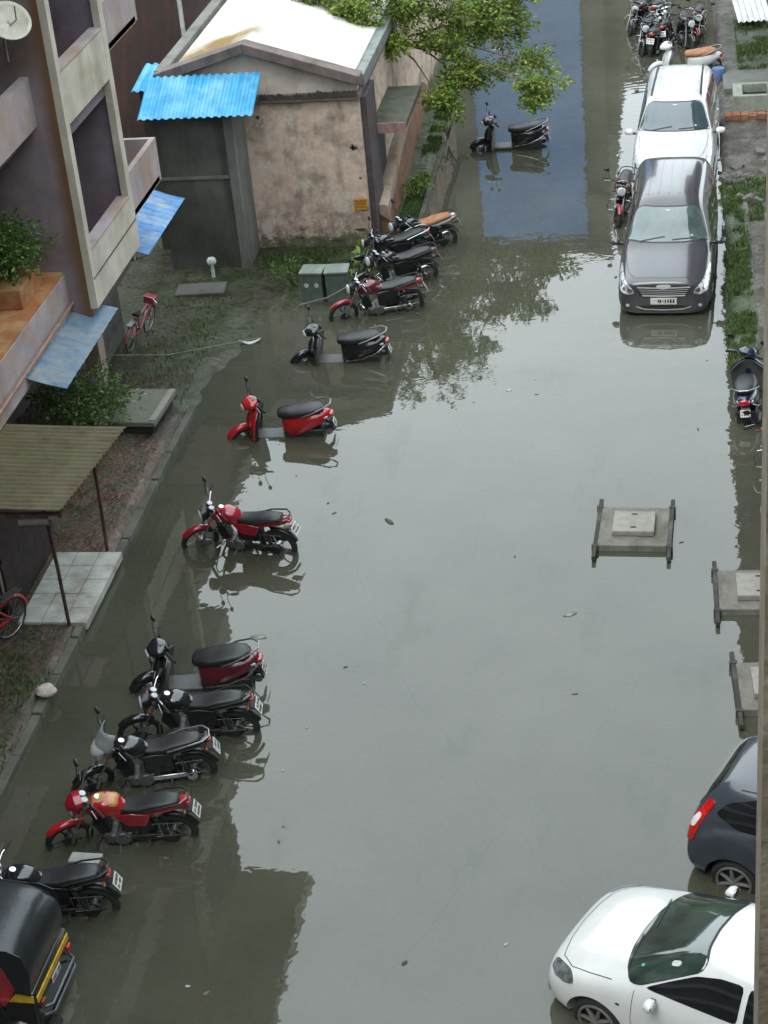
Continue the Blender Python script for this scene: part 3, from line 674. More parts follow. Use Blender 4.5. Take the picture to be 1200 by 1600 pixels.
for k, (ya, yb, dx) in enumerate(((14, 20, .06), (20.3, 27, 0), (27.6, 36, .1), (36.5, 44, 0), (44.6, 53, .05), (53, 66, 0))):
    mb.box(1.34 + dx, 2.62, ya, yb, 13.4 + .25 * (k % 2), 14.3 + .25 * (k % 2))
rbp('balcony', mb, FB)
mb = MB(); mb.box(2.6, 12, 40, 66, 9, 14); rbp('upper_wall', mb, FB)

# ================================================================== VEHICLE PAINTS
def paint(name, c, rough=.18, var=.12): return P(name, c, rough, var=var, scale=2.5, coat=.5)
def arc_band(mb, c, r, a0, a1, w0, th=.006, n=14, crown=.02, M=None):
    """curved mudguard: arc in the xz plane, crowned across"""
    rings = []
    for i in range(n + 1):
        a = R(lerp(a0, a1, i / n)); ww = w0 * (1 - .25 * abs(2 * i / n - 1) ** 3); ring = []
        for (u, dr) in ((-1, -.6 * crown), (-.6, .6 * crown), (0, crown), (.6, .6 * crown), (1, -.6 * crown), (1, -.6 * crown - th), (0, crown - th), (-1, -.6 * crown - th)):
            q = r + dr; ring.append((c[0] + q * cos(a), u * ww, c[2] + q * sin(a)))
        rings.append(ring)
    mb.ring_loft(rings, M=M)
def wheel(parent, x, z, r, steer=None, rim=ALU, tw=.042, spokes=5, drum=True):
    Ms = steer or Matrix()
    mb = MB(); mb.torus((x, 0, z), r - tw, .012, n=30, seg=6, sx=2.4, M=Ms)
    for k in range(spokes):
        a = 2 * pi * k / spokes; ux, uz = cos(a), sin(a)
        mb.tube([(x + ux * .04, 0, z + uz * .04), (x + ux * (r - tw) * .55 + uz * .015, 0, z + uz * (r - tw) * .55 - ux * .015), (x + ux * (r - tw), 0, z + uz * (r - tw))], [.016, .011, .014], 6, M=Ms)
    mb.cyl((x, -.06, z), (x, .06, z), .055, seg=16, M=Ms)
    if drum: mb.cyl((x, .02, z), (x, .065, z), .085, seg=20, M=Ms)
    wv = mb.build('wheel', rim, parent)
    mb = MB(); mb.torus((x, 0, z), r - tw, tw, n=32, seg=10, sx=1.05, M=Ms); mb.build('tyre', RUBBER, wv)
    return wv
def plate_marks(parent, w, h, M, rows=2, seed=1):
    """number plate with small dark characters too blurred to read"""
    pl = MB(); pl.box(-.003, .003, -w / 2, w / 2, -h / 2, h / 2, M=M); o = pl.build('number_plate', PLATE, parent, bevel=.002)
    rnd = random.Random(seed); mb = MB()
    for r_ in range(rows):
        y = -w * .4; zc = (.5 - (r_ + .5) / rows) * h * .85
        while y < w * .38:
            cw_ = w * rnd.uniform(.035, .07); mb.box(.0035, .0055, y, y + cw_, zc - h * .28 / rows, zc + h * .28 / rows, M=M) if rnd.random() > .15 else None
            if rnd.random() > .5: mb.box(.0035, .0052, y, y + cw_ * 1.6, zc - h * .05, zc + h * .05, M=M)
            y += cw_ + w * rnd.uniform(.03, .06)
    mb.build('plate_marks', INK, o)
def mirrors(parent, cx_, cz_, M, w=.30, h=.2, chrome=False):
    for s in (1, -1):
        mb = MB(); mb.tube([(cx_, s * w * .6, cz_), (cx_ + .01, s * w * .85, cz_ + h * .5), (cx_ - .02, s * w, cz_ + h)], .006, 6, M=M)
        mb.sup([(cx_ - .045, s * (w + .02), cz_ + h + .03, .055, .035, 2.3), (cx_ - .03, s * (w + .02), cz_ + h + .03, .06, .04, 2.3), (cx_ - .0, s * (w + .02), cz_ + h + .03, .03, .02, 2.3)], 14, M=M)
        o = mb.build('mirror', CHROME if chrome else BLACK, parent)

def motorcycle(name, label, loc, rz, tank, side=None, tail=None, fender=None, rim=DARKM, steer=18, lean=7, group=None, fairing=None, grab=DARKM, guard=True, tank_patch=None, shield=None, seed=1, loc_mirror=True, seat=SEATM, plate=PLATE):
    """kickstand-parked commuter motorcycle; x forward, y to its left"""
    T = thing(name, label, 'motorcycle', loc, rz, lean=-lean, group=group)
    side = side or BLACK; tail = tail or tank; fender = fender or tank
    r = .30; XF, XRr = .66, -.62; hx, hz = .36, .86     # steering head
    ax = Matrix.Translation((hx, 0, hz)) @ Matrix.Rotation(R(-26), 4, 'Y')
    S = ax @ Matrix.Rotation(R(steer), 4, 'Z') @ ax.inverted()
    wheel(T, XF, r, r, steer=S, rim=rim); wheel(T, XRr, r, r, rim=rim, tw=.048)
    mb = MB()
    for s in (-1, 1):
        mb.tube([(XF - .02, s * .085, r), (XF - .09, s * .085, r + .22)], .026, 8, M=S); mb.tube([(XF - .085, s * .085, r + .2), (hx - .02, s * .085, hz + .08)], .016, 8, M=S)
    mb.box(hx - .03, hx + .05, -.11, .11, hz + .05, hz + .075, M=S); mb.box(hx, hx + .06, -.1, .1, hz - .09, hz - .07, M=S)
    mb.build('fork', STEEL, T)
    mb = MB(); arc_band(mb, (XF, 0, r), r + .02, 42, 132, .055, M=S); mb.build('front_mudguard', fender, T, smooth=60)
    mb = MB(); mb.sup([(hx + .05, 0, hz + .02, .06, .06), (hx + .1, 0, hz + .02, .095, .095, 2.4), (hx + .18, 0, hz + .01, .1, .1, 2.4)], 20, M=S); mb.build('headlamp_housing', fairing or BLACK, T)
    mb = MB(); mb.sup([(hx + .18, 0, hz + .01, .093, .093, 2.2), (hx + .205, 0, hz + .005, .08, .08, 2.2), (hx + .215, 0, hz + .005, .04, .04, 2)], 20, M=S); mb.build('headlamp', LENS, T)
    if fairing:
        mb = MB(); mb.sup([(hx + .03, 0, hz + .12, .13, .07, 2.3), (hx + .12, 0, hz + .13, .13, .07, 2.3), (hx + .2, 0, hz + .09, .09, .05, 2.2), (hx + .24, 0, hz + .05, .04, .03, 2)], 16, M=S); mb.build('headlamp_cowl', fairing, T)
    mb = MB()
    for s in (-1, 1): mb.cyl((hx + .02, s * .05, hz + .10), (hx + .0, s * .05, hz + .15), .045, .05, 16, M=S)
    mb.build('instrument_dial', BLACK, T)
    mb = MB()
    for s in (-1, 1): mb.cyl((hx - .001, s * .05, hz + .151), (hx - .003, s * .05, hz + .156), .04, seg=16, M=S)
    mb.build('dial_face', P('dial_white', (.5, .52, .52), .2), T)
    mb = MB(); mb.tube([(hx - .14, -.36, hz + .13), (hx - .06, -.2, hz + .17), (hx + .0, -.08, hz + .12), (hx, .08, hz + .12), (hx - .06, .2, hz + .17), (hx - .14, .36, hz + .13)], .012, 8, M=S); hb = mb.build('handlebar', CHROME if chrome_bars(seed) else DARKM, T)
    for s in (-1, 1):
        MB().cyl((hx - .145, s * .38, hz + .128), (hx - .085, s * .25, hz + .16), .019, M=S).build('grip', RUBBER, hb)
        MB().tube([(hx - .03, s * .22, hz + .16), (hx - .06, s * .36, hz + .13)], [.006, .007], 6, M=S).build('lever', STEEL, hb)
    if loc_mirror: mirrors(T, hx - .02, hz + .14, S, .32, .2)
    for s in (-1, 1): MB().tube([(hx + .1, s * .09, hz - .02), (hx + .1, s * .15, hz - .02), (hx + .1, s * .19, hz - .02)], [.008, .022, .018], 8, M=S).build('indicator', ORLENS, T)
    # tank
    mb = MB(); mb.sup([(.36, 0, .80, .05, .05), (.33, 0, .82, .10, .085), (.22, 0, .835, .145, .125, 2.8), (.08, 0, .83, .15, .135, 2.8), (-.04, 0, .80, .12, .11, 2.6), (-.12, 0, .77, .08, .065, 2.4), (-.15, 0, .75, .05, .03)], 20)
    tk = mb.build('fuel_tank', tank, T, smooth=60)
    MB().cyl((.2, 0, .955), (.195, 0, .972), .038, seg=18).build('fuel_cap', CHROME, tk)
    if tank_patch:
        mb = MB(); rings = []
        for i in range(8):
            x = .27 - .32 * i / 7; w_ = .125 if 0 < i < 7 else .1; zc = .835 + .135 - .05 * ((i - 2.5) / 5) ** 2
            rings.append([(x, w_ * u, zc - .05 * abs(u) ** 2.5 - (.006 if i in (0, 7) else 0)) for u in (-1, -.6, -.2, .2, .6, 1)])
        v = [p for r_ in rings for p in r_]; f = [(i * 6 + j, i * 6 + j + 1, i * 6 + j + 7, i * 6 + j + 6) for i in range(7) for j in range(5)]
        mb.add(v, f); o = mb.build('tank_cover', tank_patch, tk, smooth=60); o.modifiers.new('s', 'SOLIDIFY').thickness = .006
    # side panels, frame, engine
    for s in (-1, 1):
        mb = MB(); mb.extr([(.02, .74), (-.12, .56), (-.34, .55), (-.42, .72), (-.2, .76)], 'y', s * .10, s * .135); mb.build('side_panel', side, T, bevel=.012)
    mb = MB(); mb.tube([(hx, 0, hz - .02), (.3, 0, .58), (.22, 0, .36), (.05, 0, .27), (-.2, 0, .27)], .018, 8)
    mb.tube([(hx, 0, hz), (.1, 0, .76), (-.2, 0, .72)], .02, 8)
    for s in (-1, 1): mb.tube([(-.15, s * .09, .72), (-.5, s * .1, .76), (-.82, s * .09, .80)], .013, 8); mb.tube([(-.2, s * .1, .27), (-.25, s * .1, .5), (-.2, s * .09, .72)], .014, 8)
    mb.build('frame', DARKM, T)
    mb = MB(); mb.box(-.40, -.02, -.095, .095, .42, .745); mb.build('airbox', BLACK, T, bevel=.02)
    mb = MB(); mb.box(-.14, .2, -.11, .11, .26, .42); mb.cyl((-.02, -.15, .35), (-.02, .15, .35), .10, seg=20); mb.cyl((.1, -.13, .34), (.1, .13, .34), .075, seg=18)
    eng = mb.build('engine', P('engine_grey', (.13, .13, .125), .45, .5, var=.5, scale=18), T, bevel=.02)
    mb = MB(); Mx = Matrix.Translation((.17, 0, .42)) @ Matrix.Rotation(R(20), 4, 'Y')
    for i in range(7): mb.box(-.075, .075, -.085, .085, .012 + i * .028, .026 + i * .028, M=Mx)
    mb.box(-.055, .055, -.06, .06, 0, .24, M=Mx); mb.build('cylinder_fins', DARKM, eng)
    mb = MB(); mb.tube([(.26, -.05, .5), (.36, -.08, .42), (.3, -.12, .27), (.05, -.15, .23), (-.25, -.16, .25)], .02, 8); mb.tube([(-.22, -.165, .25), (-.3, -.17, .26), (-.75, -.18, .34), (-.8, -.18, .35)], [.024, .045, .05, .035], 12); mb.build('exhaust_pipe', CHROME if seed % 2 else DARKM, T)
    mb = MB()
    for s in (-1, 1):
        mb.tube([(-.18, s * .1, .3), (XRr, s * .095, r)], .02, 8)
        mb.tube([(XRr + .03, s * .115, r + .04), (XRr + .17, s * .115, r + .36)], .03, 10)
    mb.build('swing_arm', DARKM, T)
    mb = MB(); mb.box(-.64, -.08, .075, .12, .31, .38); mb.cyl((-.6, .07, .31), (-.6, .125, .31), .075, seg=18); mb.build('chain_cover', DARKM if seed % 3 else CHROME, T, bevel=.012)
    mb = MB(); arc_band(mb, (XRr, 0, r), r + .04, 78, 158, .06, n=14); mb.build('rear_mudguard', BLACK, T, smooth=60)
    # seat
    mb = MB(); mb.sup([(.04, 0, .80, .06, .03), (-.02, 0, .79, .10, .05, 2.8), (-.15, 0, .785, .125, .055, 2.8), (-.3, 0, .79, .14, .055, 3), (-.42, 0, .815, .135, .065, 3), (-.6, 0, .835, .125, .06, 3), (-.74, 0, .845, .10, .045, 2.8), (-.78, 0, .845, .05, .02)], 18)
    mb.build('seat', seat, T, smooth=60)
    # tail
    mb = MB(); mb.sup([(-.3, 0, .73, .125, .045), (-.5, 0, .755, .13, .05, 2.8), (-.72, 0, .79, .11, .055, 2.6), (-.84, 0, .82, .075, .045, 2.4), (-.88, 0, .83, .04, .025)], 16); mb.build('tail_cowl', tail, T, smooth=60)
    MB().sup([(-.845, 0, .815, .07, .04, 2.3), (-.89, 0, .815, .062, .034, 2.3), (-.9, 0, .815, .03, .02)], 14).build('tail_lamp', REDLENS, T)
    for s in (-1, 1): MB().tube([(-.82, s * .07, .76), (-.83, s * .13, .76), (-.83, s * .17, .76)], [.008, .02, .016], 8).build('indicator', ORLENS, T)
    mb = MB(); mb.tube([(-.35, .15, .80), (-.55, .165, .86), (-.8, .14, .90), (-.88, .06, .90), (-.88, -.06, .90), (-.8, -.14, .90), (-.55, -.165, .86), (-.35, -.15, .80)], .012, 8); mb.build('grab_rail', grab, T)
    Mp = Matrix.Translation((-.95, 0, .665)) @ Matrix.Rotation(R(28), 4, 'Y') @ Matrix.Rotation(pi, 4, 'Z')
    plate_marks(T, .2, .15, Mp, seed=seed)
    MB().box(-.93, -.80, -.05, .05, .66, .68).build('plate_bracket', BLACK, T)
    for s in (-1, 1):
        MB().tube([(.02, s * .12, .26), (.02, s * .26, .25)], .014, 8).build('footrest', STEEL, T); MB().tube([(-.34, s * .10, .3), (-.34, s * .24, .33)], .012, 8).build('footrest', STEEL, T)
    MB().tube([(-.05, .1, .26), (-.12, .2, .12), (-.15, .27, -.01)], .011, 8).build('side_stand', STEEL, T)
    if guard:
        mb = MB(); mb.tube([(.3, .03, .62), (.33, .2, .6), (.33, .27, .48), (.3, .24, .34), (.24, .06, .32)], .011, 8); mb.tube([(.3, -.03, .62), (.33, -.2, .6), (.33, -.27, .48), (.3, -.24, .34), (.24, -.06, .32)], .011, 8); mb.build('crash_guard', CHROME, T)
        mb = MB(); mb.tube([(-.42, .17, .62), (-.45, .19, .42), (-.78, .19, .44), (-.76, .17, .62)], .007, 6, closed=True); mb.tube([(-.52, .19, .43), (-.5, .18, .62)], .005, 6); mb.tube([(-.62, .19, .43), (-.6, .18, .62)], .005, 6); mb.build('saree_guard', CHROME, T)
    if shield:
        mb = MB(); rings = []
        for i in range(6):
            z = hz + .1 + .3 * i / 5; x = hx + .2 - .16 * i / 5; ww = .19 - .05 * abs(i - 2) / 3
            rings.append([(x - .10 * abs(u) ** 2, ww * u, z) for u in (-1, -.6, -.2, .2, .6, 1)])
        v = [p for r_ in rings for p in r_]; f = [(i * 6 + j, i * 6 + j + 1, i * 6 + j + 7, i * 6 + j + 6) for i in range(5) for j in range(5)]
        mb.add(v, f, M=S); o = mb.build('windshield', shield, T, smooth=60); o.modifiers.new('s', 'SOLIDIFY').thickness = .005
    return T
def chrome_bars(seed): return seed % 2 == 0

def scooter(name, label, loc, rz, body, front=None, seatm=SEATM, steer=22, lean=6, group=None, floorm=GREYPL, rail=STEEL, seed=1, side_rim=False, plate_w=.16, shield_inner=GREYPL, lampglass=None):
    T = thing(name, label, 'scooter', loc, rz, lean=-lean, group=group)
    front = front or body; r = .23; XF, XRr = .62, -.60; hx, hz = .40, .84
    ax = Matrix.Translation((hx, 0, hz)) @ Matrix.Rotation(R(-24), 4, 'Y'); S = ax @ Matrix.Rotation(R(steer), 4, 'Z') @ ax.inverted()
    wheel(T, XF, r, r, steer=S, tw=.05, rim=ALU); wheel(T, XRr, r, r, tw=.05, rim=ALU)
    mb = MB(); mb.tube([(XF, .08, r), (XF - .05, .08, r + .12), (hx + .09, 0, hz - .3)], .022, 8, M=S); mb.tube([(XF, -.08, r), (XF - .05, -.08, r + .12), (hx + .09, 0, hz - .3)], .022, 8, M=S); mb.build('fork', DARKM, T)
    mb = MB(); arc_band(mb, (XF, 0, r), r + .04, 20, 140, .075, crown=.035, M=S); mb.build('front_mudguard', front, T, smooth=60)
    # leg shield: wide curved apron
    def apron(x_off, z0, z1, wmul, th):
        mbb = MB(); rings = []
        for i in range(9):
            t_ = i / 8; z = lerp(z0, z1, t_); x = lerp(.47, .37, t_) + x_off + .02 * sin(pi * t_); ww = (.17 + .14 * sin(pi * min(1, .18 + t_ * .62)) ** 1.2) * wmul * (1 - .35 * sstep(.75, 1, t_))
            rg = []
            for u in (-1, -.75, -.4, 0, .4, .75, 1): rg.append((x - .11 * abs(u) ** 2.2 + .03, ww * u, z))
            for u in (1, .75, .4, 0, -.4, -.75, -1): rg.append((x - .11 * abs(u) ** 2.2 + .03 - th, ww * u * .97, z))
            rings.append(rg)
        mbb.ring_loft(rings); return mbb
    apron(0, .26, .86, 1, .03).build('leg_shield', front, T, smooth=55)
    apron(-.034, .28, .84, .94, .05).build('inner_panel', shield_inner, T, smooth=55)
    mb = MB(); mb.sup([(.36, 0, .60, .045, .22, 2.5), (.42, 0, .60, .07, .2, 2.3), (.48, 0, .58, .05, .14, 2.2), (.52, 0, .54, .02, .07)], 16); mb.build('front_badge_panel', front, T, smooth=60)
    # head cowl
    mb = MB(); mb.sup([(hx - .12, 0, hz + .12, .08, .035, 2.4), (hx - .05, 0, hz + .12, .17, .06, 2.3), (hx + .03, 0, hz + .11, .16, .08, 2.3), (hx + .11, 0, hz + .09, .105, .07, 2.2), (hx + .15, 0, hz + .08, .07, .05, 2)], 20, M=S); hc = mb.build('handlebar_cowl', front, T, smooth=60)
    MB().sup([(hx + .11, 0, hz + .085, .085, .055, 2.2), (hx + .165, 0, hz + .075, .07, .045, 2.2), (hx + .18, 0, hz + .07, .03, .02)], 16, M=S).build('headlamp', lampglass or LENS, T)
    MB().sup([(hx - .1, 0, hz + .15, .05, .012, 2.6), (hx - .02, 0, hz + .185, .055, .012, 2.6)], 14, M=S).build('instrument_dial', P('dial_dark', (.05, .06, .06), .12), T)
    for s in (-1, 1):
        g = MB(); g.cyl((hx - .08, s * .17, hz + .12), (hx - .13, s * .34, hz + .11), .02, M=S); g.build('grip', RUBBER, T)
        MB().tube([(hx - .04, s * .16, hz + .12), (hx - .06, s * .32, hz + .11)], .006, 6, M=S).build('lever', STEEL, T)
    mirrors(T, hx - .04, hz + .15, S, .27, .2)
    # floor, body
    mb = MB(); mb.box(-.22, .42, -.15, .15, .27, .325); mb.build('floorboard', floorm, T, bevel=.02)
    secs = [(-.10, 0, .46, .07, .20, 3), (-.14, 0, .48, .15, .23, 3), (-.28, 0, .49, .195, .22, 2.8), (-.45, 0, .53, .215, .20, 2.6), (-.62, 0, .58, .205, .17, 2.5), (-.80, 0, .64, .16, .12, 2.4), (-.92, 0, .68, .09, .06, 2.2), (-.95, 0, .69, .03, .02)]
    mb = MB(); mb.sup(secs, 20); mb.build('body_panel', body, T, smooth=60)
    mb = MB(); mb.box(-.80, -.13, -.165, .165, .2, .44); mb.cyl((-.6, .06, .23), (-.6, .17, .23), .11, seg=18); mb.build('engine', DARKM, T, bevel=.02)
    mb = MB(); mb.tube([(-.3, -.14, .2), (-.45, -.17, .22), (-.85, -.18, .3), (-.9, -.18, .31)], [.03, .05, .05, .03], 12); mb.build('exhaust_pipe', DARKM, T)
    mb = MB(); mb.sup([(-.04, 0, .715, .08, .045), (-.08, 0, .72, .14, .065, 2.8), (-.28, 0, .73, .18, .07, 2.8), (-.42, 0, .75, .19, .075, 2.8), (-.6, 0, .78, .18, .075, 2.8), (-.76, 0, .795, .145, .055, 2.6), (-.83, 0, .795, .07, .025)], 20)
    mb.build('seat', seatm, T, smooth=60)
    mb = MB(); mb.tube([(-.45, .21, .72), (-.62, .225, .79), (-.84, .17, .87), (-.95, .07, .89), (-.95, -.07, .89), (-.84, -.17, .87), (-.62, -.225, .79), (-.45, -.21, .72)], .013, 8); mb.build('grab_rail', rail, T)
    if side_rim:
        for s in (-1, 1): MB().tube([(-.2, s * .20, .36), (-.5, s * .225, .42), (-.78, s * .2, .53), (-.9, s * .12, .62)], .011, 8).build('side_guard', CHROME, T)
    MB().sup([(-.90, 0, .675, .095, .05, 2.5), (-.97, 0, .67, .08, .04, 2.5), (-.98, 0, .67, .03, .02)], 14).build('tail_lamp', REDLENS, T)
    for s in (-1, 1): MB().sup([(-.82, s * .11, .655, .035, .03, 2.3), (-.89, s * .10, .655, .028, .022, 2.3)], 12).build('indicator', LENS, T)
    mb = MB(); mb.extr([(-.85, .6), (-.95, .5), (-.97, .36), (-.95, .36), (-.9, .5), (-.8, .57)], 'y', -.07, .07); mb.build('rear_mudguard', BLACK, T)
    plate_marks(T, plate_w, .12, Matrix.Translation((-.985, 0, .50)) @ Matrix.Rotation(R(22), 4, 'Y') @ Matrix.Rotation(pi, 4, 'Z'), seed=seed)
    MB().tube([(-.1, .1, .25), (-.12, .16, .1), (-.14, .2, -.0)], .011, 8).build('side_stand', STEEL, T)
    return T

RED = paint('red_paint', (.36, .012, .016)); REDD = paint('crimson_paint', (.27, .01, .022)); MAROON = paint('maroon_paint', (.10, .012, .022)); BLK = paint('black_paint', (.012, .012, .014)); SILV = paint('silver_paint', (.42, .43, .44), .25)
WHT = paint('white_paint', (.58, .59, .59)); BLUEB = paint('navy_paint', (.015, .02, .05))
SHIELD = P('clear_screen', (.28, .3, .3), .08)
GL = 'two wheelers parked along the left kerb'
D = DEP
motorcycle('motorcycle', 'glossy red motorcycle with a tan patched tank, nearest the bottom of its row', (-6.76, 16.86, D), 187, RED, side=REDD, tail=RED, fender=RED, steer=24, lean=8, group=GL, tank_patch=P('tank_tan', (.5, .26, .10), .35, var=.35, scale=5), seed=1, fairing=REDD, loc_mirror=True)
motorcycle('motorcycle', 'black motorcycle with a clear windscreen and silver headlamp beside the bottom red one', (-6.78, 17.98, D), 194, BLK, steer=28, lean=8, group=GL, fairing=SILV, shield=SHIELD, seed=3, fender=BLK, grab=STEEL)
motorcycle('motorcycle', 'black motorcycle with shiny black tank between the maroon scooter and the windscreen one', (-6.42, 18.98, D), 186, BLKG if False else BLACKG, steer=14, lean=9, group=GL, seed=4, fender=BLK)
scooter('scooter', 'dark maroon scooter with a silver grab rail and big black seat', (-6.62, 20.06, D - .03), 186, MAROON, front=BLK, steer=26, group=GL, side_rim=True, seed=5, rail=STEEL)
motorcycle('motorcycle', 'lone red motorcycle with front wheel turned, between the red scooter and the maroon scooter', (-6.72, 23.7, D), 171, REDD, side=REDD, tail=REDD, fender=REDD, rim=STEEL, steer=38, lean=7, group=GL, seed=2)
scooter('scooter', 'bright red scooter with black seat standing in water near the left kerb', (-6.85, 27.42, D - .07), 183, RED, front=RED, group=GL, seed=7, shield_inner=BLACK, steer=30, rail=STEEL)
scooter('scooter', 'black scooter with silver tail trim below the maroon motorcycle', (-6.3, 30.35, D - .08), 181, BLK, group=GL, seed=8, side_rim=True, steer=30)
motorcycle('motorcycle', 'maroon motorcycle in front of the green cabinet', (-5.86, 32.4, D), 198, MAROON, side=BLK, tail=REDD, fender=REDD, group=GL, seed=6, steer=10, lean=10)
motorcycle('motorcycle', 'black motorcycle with a teal strap, second back from the maroon one', (-5.72, 33.75, D + .02), 206, BLK, group=GL, seed=9, steer=12, lean=9)
motorcycle('motorcycle', 'black motorcycle wedged in the cluster just in front of the tan seated one', (-5.95, 34.65, D + .02), 212, BLACKG, group=GL, seed=10, steer=-12, lean=8, grab=CHROME)
TANS = P('tan_seat', (.33, .14, .06), .6, var=.3)
motorcycle('motorcycle', 'black motorcycle with a tan brown seat at the back of the cluster', (-5.5, 35.5, D + .03), 208, BLK, tail=WHT, group=GL, seed=11, steer=10, lean=8, seat=TANS)
scooter('scooter', 'dark scooter standing alone in the water under the leafy branch', (-4.1, 41.7, D - .02), 181, BLK, front=BLK, seed=12, shield_inner=P('grey_inner', (.22, .22, .21), .5), steer=24, side_rim=True)
scooter('scooter', 'white fronted scooter half hidden at the top edge left of the blue reflection', (-5.45, 53.0, D), 265, WHT, seed=13, steer=10)
motorcycle('motorcycle', 'black motorcycle with a white number plate beside the three wheeler at bottom left', (-7.38, 15.5, D), 188, BLK, seed=14, steer=10, lean=6, group=GL)
# right side
motorcycle('motorcycle', 'dark red motorcycle tucked between the white and the dark grey people carriers', (-1.38, 37.3, D), 264, MAROON, fender=REDD, seed=15, steer=14, lean=5)
scooter('scooter', 'navy scooter with blue and red rear trim parked by the right hand grass', (1.03, 28.3, D), 86, BLUEB, seed=16, steer=-22, lean=5, side_rim=True)
motorcycle('motorcycle', 'black motorcycle mostly hidden by the brown wall edge at the right margin', (1.36, 25.6, D), 100, BLK, seed=17, steer=-15, lean=5)
GP = 'two wheelers packed behind the white people carrier'
scooter('scooter', 'white scooter with brown seat parked crosswise directly behind the white people carrier', (-.05, 47.0, D), 175, WHT, seatm=TANS, seed=18, steer=20, group=GP)
motorcycle('motorcycle', 'black motorcycle at the left of the packed group at the top', (-1.1, 49.4, D), 262, BLK, seed=19, group=GP, lean=7)
motorcycle('motorcycle', 'black motorcycle with a white plate in the middle of the packed group at the top', (-.45, 49.9, D), 85, BLACKG, seed=20, group=GP, lean=6)
motorcycle('motorcycle', 'motorcycle with a red tank at the right of the packed group at the top', (.25, 50.2, D), 265, REDD, tail=BLK, seed=22, group=GP, lean=7)
motorcycle('motorcycle', 'silver tanked motorcycle at the far back of the packed group at the top edge', (-.6, 51.9, D), 80, SILV, seed=23, group=GP, lean=7)

motorcycle('motorcycle', 'black motorcycle standing behind the leftmost of the packed group at the top', (-1.35, 51.4, D), 255, BLK, seed=24, group=GP, lean=7)
motorcycle('motorcycle', 'black motorcycle with chrome guard between the leftmost and middle ones of the packed group', (-.8, 49.3, D), 80, BLK, seed=25, group=GP, lean=-6)
motorcycle('motorcycle', 'black motorcycle squeezed against the red tanked one in the packed group', (-.05, 49.6, D), 278, BLACKG, seed=26, group=GP, lean=6)
# ------------------------------------------------------------------ cars: one lofted shell + panels that follow it
class Shell:
    def __init__(s, o):
        dg = bpy.context.evaluated_depsgraph_get(); ev = o.evaluated_get(dg); me = ev.to_mesh()
        s.v = [x.co.copy() for x in me.vertices]; s.f = [tuple(p.vertices) for p in me.polygons]
        s.t = BVHTree.FromPolygons(s.v, s.f); ev.to_mesh_clear()
    def hit(s, o, d):
        p, n, i, dist = s.t.ray_cast(V(o), V(d))
        if p is None:
            p, n, i, dist = s.t.find_nearest(V(o) + V(d) * 3)
        return p, n
AX = {'x+': ((1, 0, 0), lambda u, v: (4, u, v)), 'x-': ((-1, 0, 0), lambda u, v: (-4, u, v)), 'y+': ((0, 1, 0), lambda u, v: (u, 4, v)), 'y-': ((0, -1, 0), lambda u, v: (u, -4, v)), 'z+': ((0, 0, 1), lambda u, v: (u, v, 4))}
def dense(poly, step=.05, smooth=0):
    out_ = []
    n = len(poly)
    for i in range(n):
        a = V(poly[i]); b_ = V(poly[(i + 1) % n]); k = max(1, int((b_ - a).length / step))
        for j in range(k): out_.append(a.lerp(b_, j / k))
    for _ in range(smooth):
        out_ = [(out_[i - 1] + out_[i] * 2 + out_[(i + 1) % len(out_)]) / 4 for i in range(len(out_))]
    return out_
def panel(sh_, name, mat, parent, axis, poly, off=.006, rings=5, smooth=2, step=.045):
    d, mk = AX[axis]; dirn = -V(d); pts = dense([tuple(p) for p in poly], step, smooth); c = sum(pts, V((0, 0))) / len(pts)
    k = len(pts); vs = []; fs = []
    for r_ in range(rings, 0, -1):
        for p in pts:
            q = c + (p - c) * (r_ / rings); h, nn_ = sh_.hit(mk(*q), dirn); 
            if nn_.dot(dirn) > 0: nn_ = -nn_
            vs.append(h + nn_ * off)
    h, nn_ = sh_.hit(mk(*c), dirn)
    if nn_.dot(dirn) > 0: nn_ = -nn_
    vs.append(h + nn_ * off)
    for r_ in range(rings - 1):
        for j in range(k): a = r_ * k + j; b_ = r_ * k + (j + 1) % k; fs.append((a, b_, b_ + k, a + k))
    for j in range(k): fs.append(((rings - 1) * k + j, (rings - 1) * k + (j + 1) % k, rings * k))
    base = len(vs)
    for j in range(k): vs.append(vs[j] - (vs[j] - vs[-1 - j] if False else V((0, 0, 0))) )
    # skirt down to the shell
    for j in range(k):
        q = pts[j]; h, nn_ = sh_.hit(mk(*q), dirn)
        if nn_.dot(dirn) > 0: nn_ = -nn_
        vs[base + j] = h - nn_ * .004
    for j in range(k): fs.append((j, base + j, base + (j + 1) % k, (j + 1) % k))
    mb = MB(); mb.add(vs, fs); return mb.build(name, mat, parent, smooth=70)
def seam(sh_, parent, axis, line, wd=.007, mat=None, name='panel_gap', off=.0015, step=.04):
    d, mk = AX[axis]; dirn = -V(d); P_ = []
    for i in range(len(line) - 1):
        a, b_ = V(line[i]), V(line[i + 1]); k = max(1, int((b_ - a).length / step))
        P_ += [a.lerp(b_, j / k) for j in range(k)]
    P_.append(V(line[-1])); vs = []; fs = []
    for i, p in enumerate(P_):
        dd = (P_[min(i + 1, len(P_) - 1)] - P_[max(i - 1, 0)]).normalized(); s_ = V((-dd.y, dd.x)) * wd / 2
        for q in (p - s_, p + s_):
            h, nn_ = sh_.hit(mk(*q), dirn)
            if nn_.dot(dirn) > 0: nn_ = -nn_
            vs.append(h + nn_ * off)
    for i in range(len(P_) - 1): fs.append((2 * i, 2 * i + 1, 2 * i + 3, 2 * i + 2))
    mb = MB(); mb.add(vs, fs); return mb.build(name, mat or P('gap_black', (.01, .01, .01), .6), parent, smooth=70)
def mir(poly): return [(a, -b_) for a, b_ in poly]
GLASS = P('car_glass', (.05, .075, .085), .04, var=.3, scale=1.5, coat=1)
